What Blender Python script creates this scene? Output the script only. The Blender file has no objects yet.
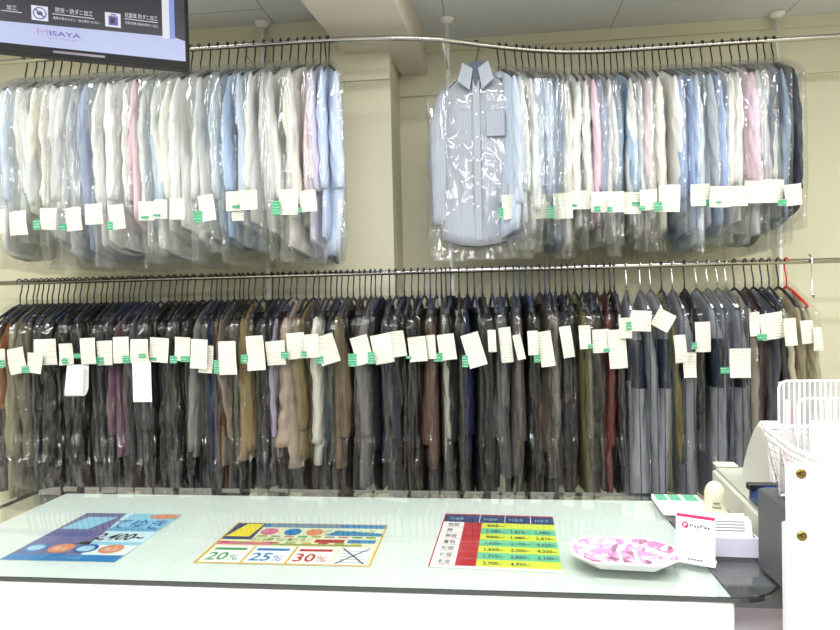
import bpy, math, random
from mathutils import Vector, Matrix, noise
R = math.radians
PI = math.pi
scene = bpy.context.scene
COL = scene.collection

# ------------------------------------------------------------------ camera
F_PX = 620.0
cam_d = bpy.data.cameras.new('camera'); cam = bpy.data.objects.new('camera', cam_d); COL.objects.link(cam)
cam_d.sensor_width = 36.0; cam_d.lens = 36.0 * F_PX / 840.0; cam_d.clip_start = 0.02
EYE = Vector((0, 0, 1.45))
yaw, pit, rol = R(6.3), R(1.0), R(1.25)
FW = Vector((-math.sin(yaw) * math.cos(pit), math.cos(yaw) * math.cos(pit), -math.sin(pit)))
RT = Vector((math.cos(yaw), math.sin(yaw), 0)); UP = RT.cross(FW)
RT2 = RT * math.cos(rol) - UP * math.sin(rol); UP2 = RT * math.sin(rol) + UP * math.cos(rol)
RT, UP = RT2, UP2
cam.matrix_world = Matrix(((RT.x, UP.x, -FW.x, EYE.x), (RT.y, UP.y, -FW.y, EYE.y), (RT.z, UP.z, -FW.z, EYE.z), (0, 0, 0, 1)))
scene.camera = cam

# ------------------------------------------------------------------ view, daylight from the open shopfront, ceiling lamps with an added rear fill row
scene.view_settings.view_transform = 'Standard'; scene.view_settings.look = 'None'
scene.view_settings.gamma = 1.0; scene.view_settings.use_curve_mapping = False
scene.view_settings.exposure = -0.3
w = bpy.data.worlds.new('daylight'); scene.world = w; w.use_nodes = True
w.node_tree.nodes['Background'].inputs[0].default_value = (0.98, 0.98, 1.0, 1)
w.node_tree.nodes['Background'].inputs[1].default_value = 0.4
LAMPS = [(x, y, p) for y, p in ((2.1, 27.0), (0.3, 48.0), (-1.4, 80.0)) for x in (-1.9, -0.2, 1.5)]  # last row, behind the camera, is added to light counter front, tags and shirts
for lx, ly, power in LAMPS:
    ld = bpy.data.lights.new('room_and_fill_light', 'AREA'); ld.shape = 'RECTANGLE'; ld.size = 1.2; ld.size_y = 0.22
    ld.energy = power; ld.color = (0.985, 0.985, 1.0)
    lo = bpy.data.objects.new('room_and_fill_light', ld); COL.objects.link(lo); lo.location = (lx, ly, 2.905)
scene.cycles.transparent_max_bounces = 28
scene.cycles.max_bounces = 8
scene.cycles.sample_clamp_indirect = 6.0

def at(px, py, Y):
    d = FW + RT * ((px - 420) / F_PX) - UP * ((py - 315) / F_PX)
    return EYE + d * (Y / d.y)

# ------------------------------------------------------------------ materials
def lin(h):
    if isinstance(h, str):
        h = h.lstrip('#'); c = [int(h[i:i + 2], 16) / 255 for i in (0, 2, 4)]
    else: c = h
    return tuple(((x / 12.92) if x <= 0.04045 else ((x + 0.055) / 1.055) ** 2.4) for x in c) + (1,)
MATS = {}
def mat(name, hexc, rough=0.6, metal=0.0, spec=0.5, bump=0.0, bscale=60.0, vary=0.0, emit=0.0, coat=0.0, zs=1.0):
    if name in MATS: return MATS[name]
    m = bpy.data.materials.new(name); m.use_nodes = True; nt = m.node_tree; b = nt.nodes['Principled BSDF']
    c = lin(hexc)
    b.inputs['Base Color'].default_value = c; b.inputs['Roughness'].default_value = rough
    b.inputs['Metallic'].default_value = metal; b.inputs['Specular IOR Level'].default_value = spec
    b.inputs['Coat Weight'].default_value = coat
    if emit:
        b.inputs['Emission Color'].default_value = c; b.inputs['Emission Strength'].default_value = emit
        b.inputs['Base Color'].default_value = (0.01, 0.01, 0.01, 1)
    if bump or vary:
        tc = nt.nodes.new('ShaderNodeTexCoord'); n = nt.nodes.new('ShaderNodeTexNoise')
        n.inputs['Scale'].default_value = bscale; n.inputs['Detail'].default_value = 4
        mpp = nt.nodes.new('ShaderNodeMapping'); mpp.inputs['Scale'].default_value = (1, 1, zs); nt.links.new(tc.outputs['Object'], mpp.inputs[0])
        nt.links.new(mpp.outputs[0], n.inputs['Vector'])
        if bump:
            bp = nt.nodes.new('ShaderNodeBump'); bp.inputs['Strength'].default_value = bump; bp.inputs['Distance'].default_value = 0.01
            nt.links.new(n.outputs['Fac'], bp.inputs['Height']); nt.links.new(bp.outputs[0], b.inputs['Normal'])
        if vary and not emit:
            mx = nt.nodes.new('ShaderNodeMix'); mx.data_type = 'RGBA'
            mx.inputs[6].default_value = tuple(x * (1 - vary) for x in c[:3]) + (1,)
            mx.inputs[7].default_value = tuple(min(1, x * (1 + vary)) for x in c[:3]) + (1,)
            nt.links.new(n.outputs['Fac'], mx.inputs[0]); nt.links.new(mx.outputs[2], b.inputs['Base Color'])
    MATS[name] = m
    return m
def fabric(hexc, kind='plain', rough=0.85):
    """woven cloth; kind stripe / check add a fine pattern woven into the cloth"""
    key = 'cloth_' + hexc + kind + str(rough)
    if key in MATS: return MATS[key]
    m = mat(key, hexc, rough, spec=0.25, bump=0.75, bscale=30, vary=0.06, zs=0.22)
    if kind in ('stripe', 'check'):
        nt = m.node_tree; b = nt.nodes['Principled BSDF']; src = b.inputs['Base Color'].links[0].from_socket
        tc = nt.nodes.new('ShaderNodeTexCoord'); sep = nt.nodes.new('ShaderNodeSeparateXYZ')
        nt.links.new(tc.outputs['Object'], sep.inputs[0])
        def line(ax, per, wd):
            a = nt.nodes.new('ShaderNodeMath'); a.operation = 'MULTIPLY'; a.inputs[1].default_value = 1 / per
            nt.links.new(sep.outputs[ax], a.inputs[0])
            f = nt.nodes.new('ShaderNodeMath'); f.operation = 'FRACT'; nt.links.new(a.outputs[0], f.inputs[0])
            l = nt.nodes.new('ShaderNodeMath'); l.operation = 'LESS_THAN'; l.inputs[1].default_value = wd
            nt.links.new(f.outputs[0], l.inputs[0]); return l.outputs[0]
        o = line('X', 0.014, 0.3)
        if kind == 'check':
            mxm = nt.nodes.new('ShaderNodeMath'); mxm.operation = 'MAXIMUM'
            nt.links.new(o, mxm.inputs[0]); nt.links.new(line('Z', 0.014, 0.25), mxm.inputs[1]); o = mxm.outputs[0]
        k = nt.nodes.new('ShaderNodeMath'); k.operation = 'MULTIPLY'; k.inputs[1].default_value = 0.16; nt.links.new(o, k.inputs[0])
        mx = nt.nodes.new('ShaderNodeMix'); mx.data_type = 'RGBA'; mx.inputs[7].default_value = tuple(x * 0.45 for x in lin(hexc)[:3]) + (1,)
        nt.links.new(k.outputs[0], mx.inputs[0]); nt.links.new(src, mx.inputs[6]); nt.links.new(mx.outputs[2], b.inputs['Base Color'])
    return m

def plastic_film(name, haze, bumps, scale, gloss=0.7, dist=0.012, cap=0.3, rough=0.08):
    m = bpy.data.materials.new(name); m.use_nodes = True; nt = m.node_tree; nt.nodes.clear(); N = nt.nodes.new; L = nt.links.new
    out = N('ShaderNodeOutputMaterial'); tc = N('ShaderNodeTexCoord'); n1 = N('ShaderNodeTexNoise'); n2 = N('ShaderNodeTexNoise')
    mp = N('ShaderNodeMapping'); mp.inputs['Scale'].default_value = (1, 1, 0.45); L(tc.outputs['Object'], mp.inputs[0])
    n1.noise_type = 'RIDGED_MULTIFRACTAL'; n1.inputs['Scale'].default_value = scale; n1.inputs['Detail'].default_value = 3; n1.inputs['Distortion'].default_value = 0.9; n1.inputs['Roughness'].default_value = 0.45
    L(mp.outputs[0], n1.inputs['Vector'])
    bp = N('ShaderNodeBump'); bp.inputs['Strength'].default_value = bumps; bp.inputs['Distance'].default_value = dist
    L(n1.outputs['Fac'], bp.inputs['Height'])
    gl = N('ShaderNodeBsdfGlossy'); gl.inputs['Roughness'].default_value = rough; L(bp.outputs[0], gl.inputs['Normal'])
    fr = N('ShaderNodeFresnel'); fr.inputs['IOR'].default_value = 1.5; L(bp.outputs[0], fr.inputs['Normal'])
    tr = N('ShaderNodeBsdfTransparent'); tr.inputs[0].default_value = (0.98, 0.985, 0.98, 1)
    df = N('ShaderNodeBsdfDiffuse'); df.inputs[0].default_value = (0.82, 0.83, 0.82, 1)
    tl = N('ShaderNodeBsdfTranslucent'); tl.inputs[0].default_value = (0.82, 0.83, 0.82, 1)
    a = N('ShaderNodeMixShader'); a.inputs[0].default_value = 0.5; L(df.outputs[0], a.inputs[1]); L(tl.outputs[0], a.inputs[2])
    b = N('ShaderNodeMixShader'); b.inputs[0].default_value = haze; L(tr.outputs[0], b.inputs[1]); L(a.outputs[0], b.inputs[2])
    mlt = N('ShaderNodeMath'); mlt.operation = 'MULTIPLY'; mlt.inputs[1].default_value = gloss; mlt.use_clamp = True; L(fr.outputs[0], mlt.inputs[0])
    mn = N('ShaderNodeMath'); mn.operation = 'MINIMUM'; mn.inputs[1].default_value = cap; L(mlt.outputs[0], mn.inputs[0])
    c = N('ShaderNodeMixShader'); L(mn.outputs[0], c.inputs[0]); L(b.outputs[0], c.inputs[1]); L(gl.outputs[0], c.inputs[2])
    L(c.outputs[0], out.inputs[0])
    return m
FILM = plastic_film('clear_plastic_film', 0.045, 1.0, 14, 1.6, 0.024, 0.18, 0.09)
FILM_DARK = plastic_film('crinkled_plastic_film', 0.003, 1.0, 12, 2.2, 0.05, 0.075, 0.09)

def clear_sheet(name, tint, gloss_rough=0.02, ior=1.5):
    m = bpy.data.materials.new(name); m.use_nodes = True; nt = m.node_tree; nt.nodes.clear(); N = nt.nodes.new; L = nt.links.new
    out = N('ShaderNodeOutputMaterial'); tr = N('ShaderNodeBsdfTransparent'); tr.inputs[0].default_value = tint
    gl = N('ShaderNodeBsdfGlossy'); gl.inputs['Roughness'].default_value = gloss_rough
    fr = N('ShaderNodeFresnel'); fr.inputs['IOR'].default_value = ior; mx = N('ShaderNodeMixShader')
    L(fr.outputs[0], mx.inputs[0]); L(tr.outputs[0], mx.inputs[1]); L(gl.outputs[0], mx.inputs[2]); L(mx.outputs[0], out.inputs[0])
    return m

# ------------------------------------------------------------------ mesh helpers
class MB:
    def __init__(s): s.v = []; s.f = []; s.m = []; s.smooth = []
    def add(s, vs, fs, mi=0, smooth=False):
        o = len(s.v); s.v += [tuple(v) for v in vs]
        for f in fs: s.f.append(tuple(i + o for i in f)); s.m.append(mi); s.smooth.append(smooth)
        return s
    def box(s, x0, x1, y0, y1, z0, z1, mi=0, T=None):
        vs = [Vector((x, y, z)) for z in (z0, z1) for (x, y) in ((x0, y0), (x1, y0), (x1, y1), (x0, y1))]
        if T: vs = [T @ v for v in vs]
        return s.add(vs, [(3, 2, 1, 0), (4, 5, 6, 7), (0, 1, 5, 4), (1, 2, 6, 5), (2, 3, 7, 6), (3, 0, 4, 7)], mi)
    def rbox(s, x0, x1, y0, y1, z0, z1, b=0.004, mi=0, T=None):
        """box with chamfered edges all round"""
        rings = []
        for z, k in ((z0, b), (z0 + b, 0), (z1 - b, 0), (z1, b)):
            X0, X1, Y0, Y1 = x0 + k, x1 - k, y0 + k, y1 - k
            rings.append([(X0 + b, Y0, z), (X1 - b, Y0, z), (X1, Y0 + b, z), (X1, Y1 - b, z), (X1 - b, Y1, z), (X0 + b, Y1, z), (X0, Y1 - b, z), (X0, Y0 + b, z)])
        return s.loft(rings, mi, smooth=False, T=T)
    def loft(s, rings, mi=0, smooth=True, cap0=True, cap1=True, T=None, closed=True):
        n = len(rings[0]); vs = [Vector(p) for r in rings for p in r]
        if T: vs = [T @ v for v in vs]
        fs = []
        for i in range(len(rings) - 1):
            for j in range(n if closed else n - 1):
                k = (j + 1) % n; fs.append((i * n + j, i * n + k, (i + 1) * n + k, (i + 1) * n + j))
        if cap0: fs.append(tuple(reversed(range(n))))
        if cap1: fs.append(tuple(range((len(rings) - 1) * n, len(rings) * n)))
        return s.add(vs, fs, mi, smooth)
    def tube(s, pts, r, n=8, mi=0, smooth=True):
        pts = [Vector(p) for p in pts]; rings = []
        prev = None
        for i, p in enumerate(pts):
            t = (pts[min(i + 1, len(pts) - 1)] - pts[max(i - 1, 0)]).normalized()
            a = prev if prev else (Vector((0, 0, 1)) if abs(t.z) < 0.9 else Vector((1, 0, 0)))
            u = (a - t * a.dot(t)).normalized(); v = t.cross(u); prev = u
            rr = r[i] if isinstance(r, (list, tuple)) else r
            rings.append([p + (u * math.cos(2 * PI * k / n) + v * math.sin(2 * PI * k / n)) * rr for k in range(n)])
        return s.loft(rings, mi, smooth)
    def poly(s, pts, mi=0): return s.add(pts, [tuple(range(len(pts)))], mi)
    def mesh(s, name, mats):
        me = bpy.data.meshes.new(name); me.from_pydata(s.v, [], s.f)
        for m in (mats if isinstance(mats, (list, tuple)) else [mats]): me.materials.append(m)
        me.polygons.foreach_set('material_index', s.m); me.polygons.foreach_set('use_smooth', s.smooth)
        me.update(); return me
    def build(s, name, mats, parent=None, loc=None, rotz=None):
        o = bpy.data.objects.new(name, s.mesh(name, mats)); COL.objects.link(o)
        if parent: o.parent = parent
        if loc is not None: o.location = loc
        if rotz is not None: o.rotation_euler = (0, 0, rotz)
        return o
def tag(o, label, cat, group=None):
    label = ' '.join(label.split()); n = len(label.split())
    if not 4 <= n <= 16: print('LABEL LENGTH', n, label)
    o['label'] = label; o['category'] = cat
    if group: o['group'] = group
    return o
def empty(name, loc, rotz=0, label=None, cat=None, group=None):
    o = bpy.data.objects.new(name, None); COL.objects.link(o); o.location = loc; o.rotation_euler = (0, 0, rotz)
    o.empty_display_size = 0.05
    if label: tag(o, label, cat, group)
    return o
def struct(o): o['kind'] = 'structure'; return o
def ellipse(cx, cy, rx, ry, n=24): return [(cx + rx * math.cos(2 * PI * i / n), cy + ry * math.sin(2 * PI * i / n)) for i in range(n)]
FC = {}
def glyphs(txt):
    """outline of a line of writing: verts (x, y) and faces, 1 unit high, left aligned at the baseline"""
    if txt in FC: return FC[txt]
    cu = bpy.data.curves.new('writing', 'FONT'); cu.body = txt; cu.size = 1; cu.resolution_u = 2; cu.offset = 0.018 if txt.isascii() and len(txt) > 1 else 0.0
    o = bpy.data.objects.new('writing', cu); COL.objects.link(o); bpy.context.view_layer.update()
    me = bpy.data.meshes.new_from_object(o.evaluated_get(bpy.context.evaluated_depsgraph_get()))
    vs = [(v.co.x, v.co.y) for v in me.vertices]; fs = [tuple(p.vertices) for p in me.polygons]
    bpy.data.objects.remove(o); bpy.data.curves.remove(cu); bpy.data.meshes.remove(me)
    x0 = min((v[0] for v in vs), default=0); x1 = max((v[0] for v in vs), default=1)
    FC[txt] = ([((x - x0), y) for x, y in vs], fs, x1 - x0)
    return FC[txt]
def write(mb, txt, P, u0, v0, h, width=None, mi=0, slant=0.0, d=0.0):
    """put writing on a plane; P(u, v, d) gives the 3-D point"""
    vs, fs, wd = glyphs(txt); k = (width / wd) if width else h
    mb.add([P(u0 + x * k + y * h * slant, v0 + y * h, d) for x, y in vs], fs, mi)

# ------------------------------------------------------------------ the setting
def wall_mat(name, hexc):
    return mat(name, hexc, 0.7, bump=0.08, bscale=120, vary=0.03)
CREAM = wall_mat('cream_wall_paint', '#dad6bb')
BEAMC = wall_mat('beam_paint', '#d9d2c2')
def ceiling_mat():
    m = mat('ceiling_board', '#d8dadb', 0.9, bump=0.25, bscale=160, vary=0.08); nt = m.node_tree; b = nt.nodes['Principled BSDF']
    src = b.inputs['Base Color'].links[0].from_socket
    tc = nt.nodes.new('ShaderNodeTexCoord'); br = nt.nodes.new('ShaderNodeTexBrick')
    mp = nt.nodes.new('ShaderNodeMapping'); mp.inputs['Location'].default_value = (0.35, 0.2, 0); nt.links.new(tc.outputs['Object'], mp.inputs[0])
    mp.inputs['Rotation'].default_value = (0, 0, R(90))
    nt.links.new(mp.outputs[0], br.inputs['Vector'])
    br.inputs['Scale'].default_value = 1; br.inputs['Brick Width'].default_value = 1.82; br.inputs['Row Height'].default_value = 0.91
    br.inputs['Mortar Size'].default_value = 0.003; br.inputs['Mortar'].default_value = (0.28, 0.28, 0.25, 1)
    nt.links.new(src, br.inputs['Color1']); nt.links.new(src, br.inputs['Color2']); nt.links.new(br.outputs[0], b.inputs['Base Color'])
    return m
struct(MB().box(-3.3, 2.7, -2.2, 3.75, 2.97, 3.05).build('ceiling', ceiling_mat()))
struct(MB().box(-3.3, 2.7, -2.2, 3.75, -0.05, 0).build('floor', mat('floor_vinyl', '#cfcfce', 0.4, vary=0.05, bscale=8)))
struct(MB().box(-3.3, -0.49, 3.25, 3.75, 0, 2.97).build('wall_back_left', CREAM))
struct(MB().box(-0.49, 2.7, 3.605, 3.75, 0, 2.97).build('wall_back_right', CREAM))
struct(MB().box(-3.4, -3.3, -2.2, 3.75, 0, 2.97).build('wall_left', CREAM))
struct(MB().box(2.7, 2.8, -2.2, 3.75, 0, 2.97).build('wall_right', CREAM))
# the boxed beam under the ceiling runs back to the wall, a touch askew
bm = MB(); q = [(-0.85, 2.0), (-0.43, 2.0), (-0.325, 3.606), (-0.47, 3.606), (-0.505, 3.251), (-0.724, 3.251)]
bm.loft([[(x, y, 2.78) for x, y in q], [(x, y, 2.969) for x, y in q]], smooth=False)
struct(bm.build('trim_1', BEAMC))
struct(MB().box(-0.489, 2.7, 3.588, 3.604, 2.655, 2.70).build('trim_2', CREAM))
struct(MB().box(-3.3, -0.49, 3.234, 3.249, 2.635, 2.68).build('trim_3', CREAM))
struct(MB().box(-0.489, 2.7, 3.592, 3.604, 2.905, 2.969).build('trim_4', CREAM))
lampm = mat('lamp_housing', '#f2f2ee', 0.4)
for lx, ly, power in LAMPS:
    f = MB(); f.rbox(lx - 0.63, lx + 0.63, ly - 0.13, ly + 0.13, 2.92, 2.969, 0.01)
    lf = f.build('room_and_fill_batten', lampm); tag(lf, 'long white fluorescent batten out of view, rear row added to light the fronts', 'ceiling light', 'fluorescent battens on the ceiling')

CHROME = mat('brushed_steel', '#b8b5ae', 0.22, metal=1.0)
BLACKP = mat('black_plastic', '#17151a', 0.35)
NAVYP = mat('navy_plastic', '#1b2644', 0.35)
WHITEP = mat('white_gloss_paint', '#efefe8', 0.35)
# tension poles from floor to ceiling with arms that carry the rails
def pole(x, y, ux, uy, lab):
    t = empty('support_pole', (x, y, 0), 0, lab, 'pole', 'white support poles behind the rails')
    MB().tube([(0, 0, 0.02), (0, 0, 2.955)], 0.013, 12).build('pole', WHITEP, t)
    MB().loft([[(a, b, z) for a, b in ellipse(0, 0, rr, rr)] for z, rr in ((2.94, 0.018), (2.958, 0.04), (2.969, 0.04))]).build('ceiling_flange', WHITEP, t)
    MB().loft([[(a, b, z) for a, b in ellipse(0, 0, rr, rr)] for z, rr in ((0.001, 0.04), (0.012, 0.04), (0.03, 0.018))]).build('foot', WHITEP, t)
    MB().tube([(0, 0, 2.70), (ux - x, uy - y, 2.70)], 0.006, 8).build('upper_arm', WHITEP, t)
    if x < 1: MB().tube([(0, 0, 1.607), (0, 2.99 - y, 1.607)], 0.006, 8).build('lower_arm', WHITEP, t)
pole(-1.167, 3.222, -1.167, 2.868, 'thin white pole rising to the ceiling behind the left white shirts')
pole(-0.19, 3.33, -0.19, 2.955, 'thin white pole rising to the ceiling beside the grey-blue striped shirt')
pole(1.57, 3.545, 1.42, 3.222, 'thin white pole rising to the ceiling above the dark shirts on the right')
UR = [(-3.29, 2.866), (-2.4, 2.866), (-1.4, 2.866), (-0.81, 2.87), (-0.62, 2.879), (-0.387, 2.905), (-0.197, 2.953), (-0.044, 3.03), (0.09, 3.09), (0.231, 3.146), (0.4, 3.195), (0.585, 3.222), (0.8, 3.222), (1.7, 3.222), (2.69, 3.222)]
URZ, LRZ, LRY = 2.70, 1.607, 2.99
def ur_y(x):
    for (a, b), (c, d) in zip(UR, UR[1:]):
        if a <= x <= c: return b + (d - b) * (x - a) / (c - a)
    return 3.22
m = MB(); m.tube([(x, ur_y(x), URZ) for x in [(-3.29 + i * 5.98 / 120) for i in range(121)]], 0.013, 12)
tag(m.build('garment_rail', CHROME), 'upper steel garment rail curving across the ceiling zone and carrying the shirts', 'rail')
m = MB(); m.tube([(-3.29, LRY, LRZ), (0, LRY, LRZ), (2.69, LRY, LRZ)], 0.012, 12)
tag(m.build('garment_rail', CHROME), 'straight lower steel garment rail carrying the coats and jackets', 'rail')

# ------------------------------------------------------------------ garments
ORD = ['first', 'second', 'third', 'fourth', 'fifth', 'sixth', 'seventh', 'eighth', 'ninth', 'tenth', 'eleventh', 'twelfth', 'thirteenth', 'fourteenth']
def nz(x, y, z, s): return noise.noise(Vector((x + s, y + s * 0.7, z - s * 0.3)))
def body_mesh(seed, half, T, top, bot, tail=0.0, quilt=0, flare=1.0, n=24, rings=20, slope=0.12, neck=0.045, mats=None, name='body', band=None):
    mb = MB(); R_ = []
    rnd = random.Random(seed); ph = rnd.uniform(0, 6); tx = rnd.uniform(-0.012, 0.012)
    zs = []
    for i in range(rings + 1):
        s = i / rings; z = top + (bot - top) * (s ** 1.25); zs.append(z)
        d = top - z
        wv = neck + (half - neck) * min(1, (d / slope)) ** 0.9 if d < slope else half * (1 + (flare - 1) * (d - slope) / max(0.01, top - bot - slope))
        tv = T * (0.22 + 0.78 * min(1, d / 0.26) ** 0.8)
        if quilt: tv *= 0.76 + 0.32 * abs(math.sin(PI * d / quilt)); wv *= 0.975 + 0.03 * abs(math.sin(PI * d / quilt))
        r = []
        for k in range(n):
            a = 2 * PI * k / n; c, sn = math.cos(a), math.sin(a)
            x = wv * math.copysign(abs(c) ** 0.6, c); y = tv * math.copysign(abs(sn) ** 0.7, sn)
            rp = min(1, d / 0.2)
            y += rp * (T * 0.35 * math.sin(16 * x + ph + 2 * d) + T * 0.9 * nz(x * 5, y * 6, z * 2.5, seed))
            x += rp * 0.018 * nz(x * 3, 2 + y * 9, z * 5, seed + 9)
            zz = z
            if s > 0.8: zz -= tail * (1 - (x / wv) ** 2) * (s - 0.8) / 0.2
            r.append((x + tx * s, y, zz))
        R_.append(r)
    mb.loft(R_)
    if band:
        for fi, f in enumerate(mb.f[:-2]):
            z = sum(mb.v[j][2] for j in f) / 4
            if band[0] > z > band[1]: mb.m[fi] = 1
    return mb
def sleeve_mesh(seed, side, half, T, top, length, quilt=0, cuff=0.72, wide=0.05, n=18, rings=20, swing=0.0, band=None, spread=0.0, fwd=0.0):
    mb = MB(); R_ = []; rnd = random.Random(seed + 5 * side); ph = rnd.uniform(0, 6)
    dr = rnd.uniform(-0.015, 0.015) + swing
    for i in range(rings + 1):
        s = i / rings; z = top - length * s
        g = min(1, (s * length / 0.2)) ** 0.7
        wx = wide * (0.25 + 0.75 * g) * (1 - (1 - cuff) * s); wy = T * (0.2 + 0.8 * g) * (1 - (1 - cuff) * 0.5 * s)
        if quilt:
            q = 0.72 + 0.36 * abs(math.sin(PI * s * length / quilt)); wx *= q; wy *= q
        if s > 0.93 and not quilt: wx *= 0.93; wy *= 0.9
        cx = side * (half - 0.03 + 0.02 * g + spread * s + 0.012 * math.sin(3 * s + ph)); cy = fwd * min(1, s * 4) + dr * s + T * 0.3 * math.sin(4.5 * s + ph)
        r = []
        for k in range(n):
            a = 2 * PI * k / n; x = wx * math.cos(a); y = wy * math.sin(a)
            w_ = 0.16 * g * nz(x * 8 + cx, y * 14, z * 5, seed + 3)
            w2 = 0.42 * g * nz(math.cos(a) * 1.6, math.sin(a) * 1.6, z * 2.6, seed + 31) + 0.16 * g * nz(math.cos(a) * 3, math.sin(a) * 3, z * 9, seed + 51)
            r.append((cx + x * (1 + w_ + w2 * 0.6), cy + y * (1 + w_ + w2) + 0.004 * g * math.sin(26 * s + 5 * math.cos(a) + ph), z))
        R_.append(r)
    mb.loft(R_)
    if band:
        for fi, f in enumerate(mb.f[:-2]):
            z = sum(mb.v[j][2] for j in f) / 4
            if band[0] > z > band[1]: mb.m[fi] = 1
    return mb
def collar_mesh(z, r=0.06, h=0.045, T=0.03, n=20):
    mb = MB(); rings = []
    for k, (dz, rr) in enumerate(((0, 0.9), (h, 0.75), (h * 1.02, 0.82), (h * 0.35, 1.12), (-0.004, 1.2))):
        rings.append([(r * rr * math.cos(2 * PI * i / n), T * rr * math.sin(2 * PI * i / n) * (1.0), z + dz - (0.025 * max(0, -math.sin(2 * PI * i / n)) if k > 1 else 0)) for i in range(n)])
    return mb.loft(rings, cap0=False, cap1=False)
HB = {}
def hanger(x, y, z, rot, half, m, label, group):
    t = empty('clothes_hanger', (x, y, z), rot, label, 'hanger', group)
    key = ('h', m.name)
    if key not in HB:
        a = MB(); pts = []
        for i in range(11):
            an = R(-60 + 240 * i / 10); pts.append((0.020 * math.cos(an) - 0.0, 0, 0.020 * math.sin(an) - 0.0))
        pts = [(0.0, 0, -0.118), (0.0, 0, -0.075), (0.014, 0, -0.035)] + [(0.020 * math.cos(R(-25 + 200 * i / 9)), 0, -0.0035 + 0.020 * math.sin(R(-25 + 200 * i / 9))) for i in range(10)]
        a.tube(pts, 0.0034, 7)
        b = MB(); b.tube([(-0.168, 0, -0.205), (-0.14, 0, -0.185), (-0.05, 0, -0.135), (0, 0, -0.116), (0.05, 0, -0.135), (0.14, 0, -0.185), (0.168, 0, -0.205)], 0.0065, 8)
        HB[key] = (a.mesh('hook', m), b.mesh('shoulder_bar', m))
    for nm, me in zip(('hook', 'shoulder_bar'), HB[key]):
        o = bpy.data.objects.new(nm, me); COL.objects.link(o); o.parent = t
    return t
def bag(x, y, z, rot, seed, half, T, bot, label, group, film, wobble=1.0, extra=0.0, low=1.0, far=9.0):
    mb = MB(); R_ = []; n = 34; rings = 34
    for i in range(rings + 1):
        s = i / rings; zz = -0.088 + (bot + 0.088) * s; d = -0.088 - zz
        if d < 0.14: wv = 0.014 + (half + 0.012 - 0.014) * (d / 0.14) ** 0.8; tv = 0.008 + (T * 1.04 - 0.008) * (d / 0.14)
        else: wv = half + 0.012 + 0.012 * s; tv = T * (1.04 + 0.1 * s)
        if s > 0.85: tv *= 1 - 0.45 * low * (s - 0.85) / 0.15
        r = []
        for k in range(n):
            a = 2 * PI * k / n; c, sn = math.cos(a), math.sin(a)
            x_ = wv * math.copysign(abs(c) ** 0.45, c); y_ = tv * math.copysign(abs(sn) ** 0.6, sn)
            rp = min(1, d / 0.08) * wobble
            e = 0.006 * nz(x_ * 16, y_ * 30, zz * 7, seed) + 0.0035 * nz(x_ * 40, y_ * 50, zz * 30, seed + 4)
            e *= 1 + 1.6 * math.exp(-((d - 0.2) ** 2) / 0.012)
            x_ += rp * c * (e * 1.6 + 0.012 * nz(1, y_ * 8, zz * 4, seed + 2)) + extra * s * (1 if c < 0 else 0) * -0.03
            y_ += rp * (e * 1.2 + (s ** 3) * 0.016 * math.sin(40 * x_ + seed))
            x_ = min(x_, far)
            r.append((x_, y_, zz + (0.02 * nz(x_ * 6, 0, 0, seed) if i == rings else 0)))
        R_.append(r)
    mb.loft(R_, cap0=False, cap1=False)
    o = mb.build('plastic_garment_cover', film, None, (x, y, z), rot)
    return tag(o, label, 'plastic cover', group)

def make_labels(items, rail):
    """items: dicts sorted left to right with 'd' (look + kind). Gives each a phrase that is true of it alone."""
    cnt = {}
    for it in items: cnt[it['d']] = cnt.get(it['d'], 0) + 1
    last = None; seen = {}
    nxt = next((it['d'] for it in items if cnt[it['d']] == 1), None)
    lead = []
    for it in items:
        if cnt[it['d']] == 1:
            last = it['d']; seen = {}; it['phrase'] = it['d'] + ', ' + rail
        elif last is None: lead.append(it)
        else:
            k = seen.get(it['d'], 0); seen[it['d']] = k + 1
            it['phrase'] = '%s %s right of %s, %s' % (ORD[k], it['d'], last, rail)
    seen = {}
    for it in reversed(lead):
        k = seen.get(it['d'], 0); seen[it['d']] = k + 1
        it['phrase'] = '%s %s left of %s, %s' % (ORD[k], it['d'], nxt, rail)

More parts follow.
